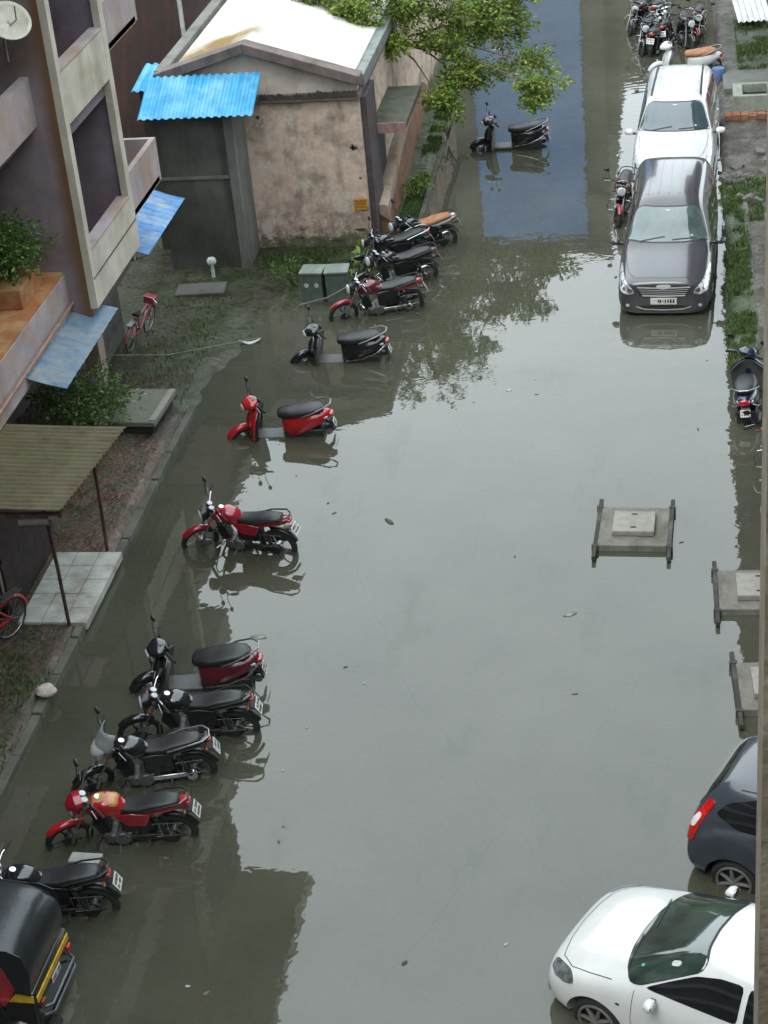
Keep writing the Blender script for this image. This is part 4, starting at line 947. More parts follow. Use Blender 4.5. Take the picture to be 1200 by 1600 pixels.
GLASSG = P('green_windscreen', (.085, .12, .115), .05, var=.45, scale=1.6, coat=1)
GLASSD = P('dark_side_glass', (.012, .014, .016), .05, coat=1)
TRIM = P('black_trim', (.02, .02, .021), .45)
DASH = P('dark_interior', (.02, .022, .022), .7)

def car(name, label, loc, rz, st, mat, wheels, wr=.31, group=None, sub=3, category='car'):
    """st: stations (x, zbottom, w_sill, w_mid, z_mid, w_belt, z_belt, w_top, z_top, w_in, z_in, z_centre)"""
    T = thing(name, label, category, loc, rz, group=group); rings = []
    for (x, zb, ws, wm, zm, wb_, zbelt, wt, zt, wi, zi, zc) in st:
        half = [(0, zb), (ws * .8, zb), (ws, zb + .07), (wm, zm), (wb_, zbelt), (wt, zt), (wi, zi)]
        ring = [(x, y, z) for y, z in half] + [(x, 0, zc)] + [(x, -y, z) for y, z in half[:0:-1]]
        rings.append(ring)
    mb = MB(); mb.ring_loft(rings); body = mb.build('body', mat, T, smooth=180)
    md = body.modifiers.new('sub', 'SUBSURF'); md.levels = md.render_levels = sub
    S_ = Shell(body)
    cut = MB()
    for (wx, wz) in wheels:
        for s in (-1, 1): cut.cyl((wx, s * .52, wz), (wx, s * 1.2, wz), wr * 1.16, seg=40)
    cu = cut.build('cutter', mat, T); bo = body.modifiers.new('b', 'BOOLEAN'); bo.object = cu; bo.operation = 'DIFFERENCE'; bo.solver = 'EXACT'
    dg = bpy.context.evaluated_depsgraph_get(); me = bpy.data.meshes.new_from_object(body.evaluated_get(dg)); body.modifiers.clear(); old = body.data; body.data = me; me.materials.clear(); me.materials.append(mat)
    me.shade_smooth(); me.set_sharp_from_angle(angle=R(50)); bpy.data.objects.remove(cu)
    hw = max(q[3] for q in st)
    for (wx, wz) in wheels:
        for s in (-1, 1):
            c0 = (wx, s * (hw - .13), wz)
            mb = MB(); mb.torus(c0, wr * .8, wr * .17, n=36, seg=12, sx=1.7); mb.cyl((wx, s * (hw - .35), wz), (wx, s * (hw - .12), wz), wr * .7, seg=30); wh = mb.build('wheel', RUBBER, T)
            mb = MB(); yy = s * (hw - .055)
            mb.torus((wx, yy, wz), wr * .66, .018, n=32, seg=8)
            for k in range(7):
                a = 2 * pi * k / 7; mb.tube([(wx, yy, wz), (wx + cos(a) * wr * .66, yy - s * .01, wz + sin(a) * wr * .66)], [.03, .018], 6)
            mb.cyl((wx, yy - s * .02, wz), (wx, yy + s * .012, wz), .05, seg=16); mb.build('rim', P('muddy_alloy', (.16, .16, .15), .5, .4), wh)
    return T, S_
def door_mirror(T, x, y, z, mat, s, q=1.):
    mb = MB(); mb.sup([(x - .06 * q, y + s * .13 * q, z + .03, .09 * q, .06 * q, 2.8), (x - .02, y + s * .13 * q, z + .03, .10 * q, .07 * q, 2.8), (x + .04 * q, y + s * .12 * q, z + .03, .085 * q, .055 * q, 2.4), (x + .07 * q, y + s * .1 * q, z + .02, .04 * q, .03 * q, 2.2)], 16)
    o = mb.build('door_mirror', mat, T, smooth=60)
    MB().box(x - .02, x + .03, min(y - s * .02, y + s * .05), max(y - s * .02, y + s * .05), z - .02, z + .02).build('mirror_arm', BLACK, o)
    MB().sup([(x - .06 * q - .008, y + s * .13 * q, z + .03, .08 * q, .05 * q, 2.5), (x - .06 * q - .002, y + s * .13 * q, z + .03, .08 * q, .05 * q, 2.5)], 14).build('mirror_glass', MIRROR, o)
def mpv_stations(k=1.0, h=1.0):
    st = [(2.29, .28, .66, .72, .46, .69, .68, .56, .79, .34, .82, .83), (2.24, .24, .78, .84, .5, .81, .76, .66, .87, .38, .90, .91), (1.95, .22, .83, .865, .55, .83, .84, .66, .94, .36, .965, .98),
          (1.5, .2, .86, .885, .55, .86, .93, .69, 1.02, .36, 1.05, 1.06), (1.16, .2, .86, .885, .55, .87, .98, .72, 1.07, .4, 1.11, 1.125), (1.0, .2, .86, .885, .55, .87, 1.0, .70, 1.17, .4, 1.21, 1.225),
          (.42, .2, .86, .885, .55, .865, 1.04, .64, 1.60, .42, 1.665, 1.68), (.15, .2, .86, .885, .55, .86, 1.05, .64, 1.67, .43, 1.735, 1.75), (-.8, .2, .86, .885, .55, .86, 1.06, .68, 1.70, .46, 1.76, 1.775),
          (-1.7, .2, .86, .885, .55, .85, 1.06, .71, 1.69, .50, 1.75, 1.765), (-2.1, .22, .84, .87, .55, .83, 1.06, .70, 1.62, .5, 1.69, 1.70), (-2.26, .26, .8, .84, .55, .8, 1.02, .68, 1.28, .46, 1.31, 1.32), (-2.3, .36, .66, .7, .5, .66, .8, .5, .9, .3, .92, .93)]
    return [(a * k,) + tuple(q if i in (1, 2, 4, 6, 8) else q * h for i, q in enumerate(r_)) if False else (a * k, zb * h, ws, wm, zm * h, wb, zbl * h, wt, zt * h, wi, zi * h, zc * h) for (a, zb, ws, wm, zm, wb, zbl, wt, zt, wi, zi, zc) in st]
BRIGHT = P('bright_trim', (.62, .63, .64), .3, .3, var=.1)  # pale diffuse colour stands in for bright reflections on chrome
def mpv(name, label, loc, rz, mat, k=1., h=1., glass=GLASS, chromeg=True, seed=1, rails=False, group=None):
    T, S_ = car(name, label, loc, rz, mpv_stations(k, h), mat, [(1.42 * k, .31), (-1.36 * k, .31)], .31, category='people carrier', group=group)
    K = lambda pts: [(a * k, b_) for a, b_ in pts]
    H = lambda pts: [(a, b_ * h) for a, b_ in pts]
    KH = lambda pts: [(a * k, b_ * h) for a, b_ in pts]
    ws_ = [(1.10, 0), (1.085, .3), (1.03, .55), (.94, .735), (.86, .74), (.44, .585), (.42, .52), (.475, .28), (.49, 0)]
    panel(S_, 'windscreen_seal', TRIM, T, 'z+', K([(1.12, 0), (1.105, .3), (1.05, .58), (.95, .76), (.84, .765), (.41, .605), (.39, .52), (.445, .28), (.46, 0)] + [(a, -b_) for a, b_ in [(.445, .28), (.39, .52), (.41, .605), (.84, .765), (.95, .76), (1.05, .58), (1.105, .3)]]), off=.004, smooth=1)
    wsc = panel(S_, 'windscreen', glass, T, 'z+', K(ws_ + [(a, -b_) for a, b_ in ws_[-2:0:-1]]), off=.009, rings=7, smooth=1)
    for s in (1, -1):
        ax_ = 'y+' if s > 0 else 'y-'
        panel(S_, 'side_window', GLASSD, T, ax_, KH([(.84, 1.09), (.36, 1.50), (.25, 1.56), (-.28, 1.59), (-.28, 1.09)]), off=.005, smooth=1)
        panel(S_, 'side_window', GLASSD, T, ax_, KH([(-.34, 1.09), (-.34, 1.59), (-1.15, 1.59), (-1.15, 1.09)]), off=.005, smooth=1)
        panel(S_, 'side_window', GLASSD, T, ax_, KH([(-1.21, 1.1), (-1.21, 1.59), (-1.75, 1.55), (-1.92, 1.14)]), off=.005, smooth=1)
        hd = [(.53, .68), (.64, .64), (.78, .70), (.83, .84), (.81, .95), (.73, .88), (.60, .79)]
        hl = panel(S_, 'headlamp', P('headlamp_glass', (.5, .53, .56), .1, var=.7, scale=14, coat=1), T, 'x+', [(s * a, b_ * h) for a, b_ in hd], off=.012, smooth=1, step=.03)
        panel(S_, 'headlamp_reflector', CHROME, hl, 'x+', [(s * a, b_ * h) for a, b_ in [(.56, .70), (.66, .70), (.66, .775), (.58, .755)]], off=.02, smooth=1, step=.02)
        panel(S_, 'headlamp_reflector', CHROME, hl, 'x+', [(s * a, b_ * h) for a, b_ in [(.69, .73), (.76, .75), (.78, .83), (.71, .80)]], off=.02, smooth=1, step=.02)
        panel(S_, 'fog_lamp', LENS, T, 'x+', [(s * (.66 + .035 * cos(q)), .45 + .03 * sin(q)) for q in [i * pi / 4 for i in range(8)]], off=.01, smooth=0, step=.02)
        panel(S_, 'tail_lamp', REDLENS, T, 'y+' if s > 0 else 'y-', KH([(-2.02, .95), (-2.2, .95), (-2.16, 1.3), (-2.04, 1.4)]), off=.01)
        door_mirror(T, .80 * k, s * .86, 1.03 * h, mat, s)
        for xx in (.95, -.31, -1.18): seam(S_, T, ax_, KH([(xx, .35), (xx, 1.06)]))
        for xx in (-.12, -.98): panel(S_, 'door_handle', mat, T, ax_, KH([(xx, .9), (xx - .16, .9), (xx - .16, .93), (xx, .93)]), off=.02, step=.03)
        seam(S_, T, 'z+', K([(1.1, s * .74), (1.5, s * .72), (1.9, s * .66), (2.12, s * .55)]), wd=.009)
        if rails: seam(S_, T, 'z+', K([(.2, s * .53), (-1.9, s * .50)]), wd=.04, mat=TRIM, name='roof_rail', off=.02)
    seam(S_, T, 'z+', K([(2.13, -.54), (2.17, 0), (2.13, .54)]), wd=.01)
    gr = panel(S_, 'grille', TRIM, T, 'x+', H([(-.51, .775), (-.40, .60), (.40, .60), (.51, .775), (.2, .80), (-.2, .80)]), off=.006, smooth=1)
    for z, w_, t_ in ((.775, .48, .022), (.735, .45, .010), (.70, .43, .010), (.665, .41, .010), (.625, .39, .026)):
        seam(S_, gr, 'x+', H([(-w_, z + .012), (0, z), (w_, z + .012)]), wd=t_, mat=BRIGHT, name='grille_bar', off=.018)
    panel(S_, 'badge', BRIGHT, T, 'x+', H([(-.16, .80), (-.12, .83), (.12, .83), (.16, .80), (.06, .755), (-.06, .755)]), off=.022, step=.03)
    panel(S_, 'air_intake', TRIM, T, 'x+', H([(-.45, .44), (-.40, .36), (.40, .36), (.45, .44)]), off=.004)
    seam(S_, T, 'x+', H([(-.5, .42), (-.35, .37), (0, .355), (.35, .37), (.5, .42)]), wd=.018, mat=BRIGHT, name='bumper_trim', off=.012)
    fx = S_.hit((4, 0, .54 * h), (-1, 0, 0))[0].x
    plate_marks(T, .48, .13, Matrix.Translation((fx + .02, 0, .53 * h)), rows=1, seed=seed)
    # wipers and mirror seen on the screen
    for yy in (.1, -.5): seam(S_, T, 'z+', K([(1.06, yy), (1.0, yy + .46)]), wd=.016, mat=TRIM, name='wiper', off=.02)
    panel(S_, 'rear_view_mirror', P('mirror_pale', (.5, .53, .53), .3), wsc, 'z+', K([(.53, -.07), (.53, .07), (.56, .07), (.56, -.07)]), off=.014, step=.03)
    panel(S_, 'sticker', P('sticker_pale', (.45, .52, .5), .4), wsc, 'z+', K([(.98, .5), (.98, .42), (.94, .42), (.94, .5)]), off=.013, step=.03)
    for yy in (-.4, -.2, 0, .2, .4): seam(S_, T, 'z+', K([(.1, yy), (-1.75, yy * .95)]), wd=.02, mat=mat, name='roof_rib', off=.008)
    return T, S_
GREYCAR = paint('dark_grey_metallic', (.052, .05, .055), .16)
mpv('people_carrier', 'dark grey people carrier with chrome grille facing the camera', (-.32, 34.25, DEP), 267.5, GREYCAR, k=1.05, h=1.02, glass=GLASSG, seed=31)
mpv('people_carrier', 'white people carrier parked behind the dark grey one', (-.20, 40.7, DEP), 267, WHT, k=1.02, h=1.0, glass=GLASS, seed=32, rails=True)

# white saloon (bottom right)
sed = [(2.2, .34, .45, .52, .45, .48, .56, .38, .62, .24, .64, .65), (2.12, .26, .70, .76, .48, .72, .64, .56, .70, .32, .73, .745), (1.85, .2, .81, .845, .5, .81, .74, .64, .81, .36, .845, .855),
       (1.45, .18, .84, .865, .5, .84, .82, .68, .89, .38, .93, .94), (1.02, .18, .85, .87, .5, .85, .88, .71, .96, .42, 1.0, 1.01), (.85, .18, .85, .87, .5, .85, .9, .69, 1.04, .42, 1.09, 1.1),
       (.15, .18, .85, .87, .5, .845, .93, .58, 1.33, .4, 1.385, 1.4), (-.15, .18, .85, .87, .5, .84, .94, .57, 1.39, .4, 1.44, 1.455), (-.8, .18, .85, .87, .5, .84, .95, .57, 1.385, .4, 1.435, 1.45),
       (-1.35, .2, .85, .87, .5, .83, .96, .58, 1.18, .4, 1.23, 1.24), (-1.75, .22, .83, .85, .5, .8, .95, .64, 1.02, .4, 1.04, 1.05), (-2.1, .26, .78, .81, .5, .75, .9, .6, .98, .38, 1.0, 1.01), (-2.2, .36, .62, .68, .5, .62, .75, .5, .82, .3, .84, .85)]
sed = [((q[0] if q[0] < 1.0 else 1.0 + (q[0] - 1.0) * .78),) + q[1:] for q in sed]
WHITE2 = paint('pearl_white', (.60, .61, .60), .14, var=.06)
T, S_ = car('saloon_car', 'white saloon car with dark windscreen at the bottom right, nose pointing left', (.50, 14.2, DEP), 153.5, sed, WHITE2, [(1.24, .3), (-1.3, .3)], .3, category='car')
ws_ = [(1.065, 0), (1.045, .3), (.975, .56), (.87, .75), (.77, .76), (.17, .575), (.16, .5), (.225, .28), (.25, 0)]
panel(S_, 'windscreen_seal', TRIM, T, 'z+', [(1.08, 0), (1.06, .31), (.99, .57), (.88, .755), (.76, .76), (.15, .575), (.13, .5), (.2, .28), (.225, 0), (.2, -.28), (.13, -.5), (.15, -.575), (.76, -.76), (.88, -.755), (.99, -.57), (1.06, -.31)], off=.004, smooth=1)
wsc = panel(S_, 'windscreen', P('saloon_glass', (.035, .055, .045), .04, var=.6, scale=1.8, coat=1), T, 'z+', ws_ + [(a, -b_) for a, b_ in ws_[-2:0:-1]], off=.009, rings=7, smooth=1)
panel(S_, 'sticker', P('sticker_green', (.05, .4, .25), .5), wsc, 'z+', [(.83, .60), (.83, .54), (.78, .54), (.78, .60)], off=.014, step=.03)
panel(S_, 'rear_view_mirror', P('mirror_pale', (.5, .53, .53), .3), wsc, 'z+', [(.40, .50), (.50, .50), (.50, .56), (.40, .56)], off=.02, step=.02)
for s in (1, -1):
    ax_ = 'y+' if s > 0 else 'y-'
    panel(S_, 'side_window', GLASSD, T, ax_, [(.70, .985), (.52, 1.08), (.2, 1.24), (-.05, 1.305), (-.3, 1.32), (-.3, .985)], off=.005, smooth=1)
    panel(S_, 'side_window', GLASSD, T, ax_, [(-.36, .99), (-.36, 1.32), (-.75, 1.31), (-1.05, 1.22), (-1.25, 1.02)], off=.005, smooth=1)
    panel(S_, 'headlamp', P('smoked_headlamp', (.13, .14, .14), .1, var=.6, scale=12, coat=1), T, 'z+', [(1.56, s * .72), (1.48, s * .82), (1.60, s * .81), (1.74, s * .755), (1.83, s * .65), (1.81, s * .56), (1.71, s * .63)], off=.01, smooth=1, step=.03)
    panel(S_, 'fog_lamp', TRIM, T, 'x+', [(s * .6, .36), (s * .74, .40), (s * .74, .46), (s * .6, .42)], off=.008, smooth=1, step=.03)
    panel(S_, 'tail_lamp', REDLENS, T, ax_, [(-1.85, .75), (-2.1, .78), (-2.08, .92), (-1.9, .93)], off=.01)
    door_mirror(T, .56, s * .85, .94, WHITE2, s, .78)
    for xx, zt in ((.80, .93), (-.33, .96), (-1.15, .96)): seam(S_, T, ax_, [(xx, .3), (xx + .02, .6), (xx, zt)])
    for xx in (-.15, -.98): panel(S_, 'door_handle', WHITE2, T, ax_, [(xx, .78), (xx - .16, .78), (xx - .16, .81), (xx, .81)], off=.02, step=.03)
    panel(S_, 'side_repeater', TRIM, T, ax_, [(1.0, .7), (.93, .7), (.93, .725), (1.0, .725)], off=.006, step=.02)
    seam(S_, T, 'z+', [(1.07, s * .755), (1.35, s * .73), (1.57, s * .69), (1.74, s * .55)], wd=.009)
seam(S_, T, 'z+', [(1.74, -.55), (1.80, -.3), (1.82, 0), (1.80, .3), (1.74, .55)], wd=.009)
seam(S_, T, ax_, [(1.1, .28), (1.62, .3)], wd=.01)
gr = panel(S_, 'grille', TRIM, T, 'x+', [(-.36, .62), (-.32, .54), (.32, .54), (.36, .62)], off=.008, smooth=1)
panel(S_, 'air_intake', TRIM, T, 'x+', [(-.45, .42), (-.4, .32), (.4, .32), (.45, .42)], off=.006, smooth=1)
fx = S_.hit((4, 0, .47), (-1, 0, 0))[0].x
plate_marks(T, .48, .12, Matrix.Translation((fx + .02, 0, .47)), rows=1, seed=40)
for yy in (.12, -.5): seam(S_, T, 'z+', [(1.03, yy), (.95, yy + .5)], wd=.016, mat=TRIM, name='wiper', off=.02)

# dark hatchback (right, cut by the wall edge): seen from its rear right corner
hat = [(1.9, .36, .45, .5, .48, .46, .6, .38, .66, .24, .68, .69), (1.8, .26, .70, .76, .5, .72, .72, .56, .8, .32, .83, .84), (1.4, .2, .8, .84, .5, .81, .84, .66, .93, .38, .97, .98), (1.0, .18, .82, .85, .5, .83, .92, .68, 1.03, .4, 1.08, 1.09),
       (.3, .18, .82, .85, .5, .83, .97, .60, 1.38, .4, 1.44, 1.45), (0, .18, .82, .85, .5, .83, .98, .60, 1.44, .4, 1.5, 1.51), (-.9, .18, .82, .85, .5, .83, 1.0, .58, 1.44, .4, 1.5, 1.51), (-1.45, .2, .82, .85, .52, .82, 1.0, .57, 1.42, .38, 1.47, 1.48),
       (-1.68, .24, .81, .84, .52, .81, 1.0, .58, 1.32, .38, 1.36, 1.37), (-1.86, .28, .80, .82, .55, .78, .94, .60, 1.06, .38, 1.09, 1.10), (-1.93, .34, .68, .72, .5, .68, .72, .54, .8, .34, .82, .83), (-1.95, .42, .5, .54, .5, .5, .64, .4, .68, .26, .7, .7)]
HB = paint('blue_black_paint', (.04, .048, .058), .2)
T, S_ = car('hatchback_car', 'blue black hatchback with red tail lamp, half hidden by the wall edge', (2.0, 16.45, DEP), -22, hat, HB, [(1.2, .3), (-1.33, .3)], .3, category='car')
panel(S_, 'rear_window', GLASSD, T, 'x-', [(-.54, 1.06), (-.50, 1.34), (-.3, 1.38), (.3, 1.38), (.50, 1.34), (.54, 1.06)], off=.006, smooth=1)
for s in (1, -1):
    ax_ = 'y+' if s > 0 else 'y-'
    lampo = panel(S_, 'tail_lamp', REDLENS, T, ax_, [(-1.915, .72), (-1.82, .74), (-1.735, .98), (-1.60, 1.23), (-1.67, 1.25), (-1.80, 1.06), (-1.905, .86)], off=.014, smooth=1, step=.03)
    panel(S_, 'reversing_lamp', P('lamp_white', (.7, .66, .66), .12, coat=1), lampo, ax_, [(-1.86, .90), (-1.80, .92), (-1.725, 1.07), (-1.755, 1.09), (-1.83, .99)], off=.022, smooth=1, step=.02)
    panel(S_, 'side_window', GLASSD, T, ax_, [(.55, 1.04), (.1, 1.36), (-.3, 1.4), (-.3, 1.05)], off=.005, smooth=1)
    panel(S_, 'side_window', GLASSD, T, ax_, [(-.36, 1.05), (-.36, 1.4), (-1.1, 1.38), (-1.45, 1.27), (-1.58, 1.14), (-1.3, 1.03)], off=.005, smooth=1)
    for xx in (.75, -.33): seam(S_, T, ax_, [(xx, .3), (xx, 1.0)])
    seam(S_, T, ax_, [(-1.12, 1.0), (-1.02, .8), (-.88, .55)])
    for xx in (-.15, -.9): panel(S_, 'door_handle', HB, T, ax_, [(xx, .86), (xx - .14, .86), (xx - .14, .89), (xx, .89)], off=.02, step=.03)
    door_mirror(T, .6, s * .83, .95, HB, s)
    seam(S_, T, 'z+', [(.1, s * .56), (-1.35, s * .53)], wd=.014)
seam(S_, T, 'x-', [(-.62, 1.0), (-.5, .62), (.5, .62), (.62, 1.0)], wd=.01)
plate_marks(T, .48, .12, Matrix.Translation((-1.965, 0, .6)) @ Matrix.Rotation(pi, 4, 'Z'), rows=1, seed=41)
panel(S_, 'windscreen', GLASSD, T, 'z+', [(.98, -.6), (.3, -.5), (.3, .5), (.98, .6)], off=.006, smooth=1)

# ------------------------------------------------------------------ auto rickshaw (bottom left), rear to the right
def rickshaw():
    T = thing('auto_rickshaw', 'black auto rickshaw with a yellow stripe and red seat at the bottom left corner', 'rickshaw', (-7.74, 14.12, DEP), 178); T.scale = (.84, .82, .9)
    BP = paint('rickshaw_black', (.014, .014, .015), .3); YEL = P('rickshaw_yellow', (.55, .33, .02), .4, var=.35, scale=10); HOOD = P('hood_vinyl', (.018, .021, .025), .3, var=.3, scale=3, bump=.25, bscale=7)
    # local: x forward; rear end at x=-1.2
    mb = MB(); mb.extr([(-1.18, .35), (-1.18, .92), (-.95, .98), (-.75, .7), (-.6, .42), (.5, .38), (.95, .5), (1.25, .45), (1.25, .3), (-1.1, .28)], 'y', -.62, .62); mb.build('body', BP, T, bevel=.04, bseg=3)
    mb = MB(); mb.box(-1.205, -1.183, -.60, .60, .78, .87); mb.build('yellow_band', YEL, T, bevel=.006)
    for s in (-1, 1):
        mb = MB(); mb.extr([(-1.16, .80), (-1.16, .90), (-.96, .96), (-.82, .80)], 'y', s * .622, s * .632); mb.build('yellow_band', YEL, T)
    # canvas hood: curved roof and closed rear
    mb = MB(); rings = []
    prof = [(-1.14, .93), (-1.18, 1.2), (-1.16, 1.45), (-1.05, 1.62), (-.8, 1.70), (-.3, 1.73), (.25, 1.72), (.6, 1.66), (.8, 1.55)]
    for (x, z) in prof:
        rings.append([(x - .03 * abs(u) * 0, .64 * u, z - .10 * abs(u) ** 3 * (1 if z > 1.3 else .1)) for u in (-1, -.93, -.75, -.4, 0, .4, .75, .93, 1)])
    v = [p for r_ in rings for p in r_]; k = 9; f = [(i * k + j, i * k + j + 1, i * k + j + 1 + k, i * k + j + k) for i in range(len(rings) - 1) for j in range(k - 1)]
    mb.add(v, f); o = mb.build('hood', HOOD, T, smooth=60); o.modifiers.new('s', 'SOLIDIFY').thickness = .02; o.modifiers.new('u', 'SUBSURF').render_levels = 2
    for s in (-1, 1):
        mb = MB(); mb.extr([(-1.14, .92), (-1.17, 1.3), (-1.12, 1.52), (-.95, 1.6), (-.75, 1.6), (-.95, 1.0), (-.9, .95)], 'y', s * .635, s * .645); mb.build('side_curtain', HOOD, T)
        mb = MB(); mb.tube([(-.72, s * .62, .6), (-.55, s * .63, 1.1), (-.5, s * .62, 1.6)], .016, 8); mb.tube([(.55, s * .6, .45), (.72, s * .6, 1.0), (.7, s * .6, 1.56)], .016, 8); mb.tube([(-.8, s * .63, 1.6), (-.2, s * .64, 1.64), (.7, s * .62, 1.58)], .014, 8); mb.build('hood_rail', DARKM, T)
    mb = MB(); mb.box(-.98, -.45, -.56, .56, .62, .76); st_ = mb.build('seat', P('red_seat_vinyl', (.34, .03, .04), .35, var=.3), T, bevel=.04, bseg=3)
    mb = MB(); mb.box(-1.1, -.98, -.56, .56, .72, 1.15); mb.build('seat_back', P('red_seat_vinyl', (.34, .03, .04), .35), T, bevel=.04, bseg=3)
    mb = MB(); mb.box(-.1, .2, -.3, .3, .6, .7); mb.build('driver_seat', SEATM, T, bevel=.03)
    mb = MB(); mb.add([(1.2, -.55, .5), (1.2, .55, .5), (.8, .5, 1.52), (.8, -.5, 1.52)], [(0, 1, 2, 3)]); o = mb.build('windscreen', GLASS, T); o.modifiers.new('s', 'SOLIDIFY').thickness = .01
    mb = MB(); mb.tube([(.9, -.3, 1.02), (.85, 0, .95), (.9, .3, 1.02)], .013, 8); mb.tube([(.85, 0, .95), (1.1, 0, .4)], .02, 8); mb.build('handlebar', DARKM, T)
    for z in (.5, .62):
        mb = MB(); mb.tube([(-1.2, -.5, z), (-1.3, -.42, z), (-1.3, .42, z), (-1.2, .5, z)], .022, 8); mb.build('bumper_bar', P('worn_grey_bar', (.10, .105, .12), .4, .5), T)
    for s in (-1, 1):
        wheel(T, -.85, .21, .21, steer=Matrix.Translation((0, s * .56, 0)), rim=STEEL, tw=.05, drum=False)
        mb = MB(); mb.box(-1.24, -1.2, s * .5 - .05, s * .5 + .05, .68, .76); mb.build('tail_lamp', REDLENS if s < 0 else ORLENS, T, bevel=.01)
        mb = MB(); arc_band(mb, (-.85, s * .58, .21), .27, 0, 180, .09); mb.v = [(x, y + s * .58, z) for x, y, z in mb.v]; mb.build('mudguard', BP, T)
    wheel(T, 1.15, .21, .21, tw=.05)
    mb = MB(); mb.box(-1.32, -1.2, .3, .44, .14, .3); mb.build('mud_flap', RUBBER, T)
    Mp = Matrix.Translation((-1.215, -.02, .72)) @ Matrix.Rotation(pi, 4, 'Z'); plate_marks(T, .3, .1, Mp, rows=1, seed=8)
rickshaw()

# ------------------------------------------------------------------ bicycles
def bicycle(label, loc, rz, c, lean=12, pitch=0):
    T = thing('bicycle', label, 'bicycle', loc, rz, lean=lean)
    pm = paint('bicycle_' + label[:6].strip().replace(' ', '_'), c, .35)
    for x in (-.5, .53):
        mb = MB(); mb.torus((x, 0, .32), .29, .009, n=30, seg=6); 
        for k in range(14): a = 2 * pi * k / 14; mb.tube([(x, 0, .32), (x + .29 * cos(a), 0, .32 + .29 * sin(a))], .0022, 4)
        mb.cyl((x, -.04, .32), (x, .04, .32), .02); wv = mb.build('wheel', STEEL, T)
        mb = MB(); mb.torus((x, 0, .32), .305, .017, n=30, seg=8); mb.build('tyre', RUBBER, wv)
        mb = MB(); arc_band(mb, (x, 0, .32), .345, 20 if x > 0 else 60, 175, .028); mb.build('mudguard', pm, T)
    mb = MB(); bb = (-.03, 0, .3); st_ = (-.17, 0, .68); hd = (.36, 0, .78); hl = (.4, 0, .6)
    for a, b_ in ((bb, st_), (st_, hd), (bb, hl), (hd, hl), (bb, (-.5, 0, .32)), (st_, (-.5, 0, .32))): mb.tube([a, b_], .018, 8)
    mb.build('frame', pm, T)
    mb = MB(); mb.tube([(.40, .03, .6), (.53, .04, .32)], .012, 8); mb.tube([(.40, -.03, .6), (.53, -.04, .32)], .012, 8); mb.build('fork', pm, T)
    MB().tube([(.22, -.28, .92), (.36, -.12, .94), (.36, .12, .94), (.22, .28, .92)], .012, 8).build('handlebar', CHROME, T)
    MB().sup([(-.32, 0, .80, .09, .03), (-.2, 0, .79, .075, .03), (-.05, 0, .79, .025, .02)], 14).build('saddle', SEATM, T, smooth=60)
    mb = MB(); mb.cyl((-.03, .03, .3), (-.03, .045, .3), .08, seg=20); mb.tube([(-.03, .05, .3), (.08, .06, .18)], .01, 6); mb.tube([(-.03, -.05, .3), (-.14, -.06, .42)], .01, 6); mb.build('crank', STEEL, T)
    mb = MB(); mb.box(-.72, -.3, -.06, .06, .70, .72); mb.tube([(-.65, .05, .7), (-.5, .04, .34)], .006, 6); mb.tube([(-.65, -.05, .7), (-.5, -.04, .34)], .006, 6); mb.build('carrier', STEEL, T)
    mb = MB(); mb.box(.42, .62, -.13, .13, .74, .92); mb.build('basket', pm, T, bevel=.02)
    return T
bicycle('pinkish red bicycle leaning by the dark stone wall under the apartment block', (-10.22, 31.05, .1), 82, (.34, .05, .08), lean=12).scale = (.85, .85, .85)
bicycle('bright red bicycle cut off at the left edge below the corrugated canopy', (-9.7, 20.55, .13), 245, (.45, .012, .02), lean=-6)

# ================================================================== CANOPY of old corrugated sheet at left
RSHEET = stained('old_brown_sheet', (.125, .10, .06), (.10, .095, .045), .8, .6, 1.8, dark=(.05, .035, .022), speck=.5, rough=.7)
T = thing('canopy', 'old brown corrugated canopy on thin posts over the left yard', 'canopy', (-9, 22, 0))
vs = []; fs = []; nC = 130
for i in range(nC + 1):
    y = lerp(20.78, 23.24, i / nC); a = .017 * sin(2 * pi * i / 6.2)
    for k in range(7):
        u = k / 6; xr = lerp(-8.33, -8.06, i / nC) + random.uniform(-.006, .006); x = lerp(-11.4, xr, u); vs.append((x, y, lerp(2.5, 2.3, u) + a - .03 * sin(pi * u) * (1 + .4 * sin(i * .05))))
for i in range(nC):
    for k in range(6): q = i * 7 + k; fs.append((q, q + 1, q + 8, q + 7))
mb = MB(); mb.add(vs, fs); o = mb.build('roof_sheet', RSHEET, T, smooth=70); o.location = (9, -22, 0); o.modifiers.new('s', 'SOLIDIFY').thickness = .008
RIRON = P('rusty_iron', (.07, .04, .028), .7, var=.5, scale=10)
for i, (x, y, tx, ty) in enumerate(((-8.74, 21.3, -8.62, 20.95), (-8.74, 23.35, -8.6, 23.1), (-10.9, 21.0, -10.9, 21.0))):
    mb = MB(); mb.tube([(x, y, .05), (lerp(x, tx, .5) + .01, lerp(y, ty, .5), 1.2), (tx, ty, 2.28)], .026, 8); o = mb.build('post', RIRON, T); o.location = (9, -22, 0)
mb = MB(); mb.box(-11.2, -8.35, 20.84, 20.9, 2.16, 2.22); mb.box(-11.2, -8.2, 23.0, 23.06, 2.18, 2.24); mb.box(-8.45, -8.39, 20.9, 23.0, 2.14, 2.2); o = mb.build('roof_frame', RIRON, T); o.location = (9, -22, 0)
mb = MB(); mb.cyl((-8.95, 20.8, 2.1), (-8.42, 20.8, 2.12), .055, seg=14); mb.cyl((-8.46, 20.8, 2.02), (-8.46, 20.8, 2.2), .07, seg=14); o = mb.build('rolled_cloth', P('rolled_grey', (.10, .09, .08), .8), T); o.location = (9, -22, 0)
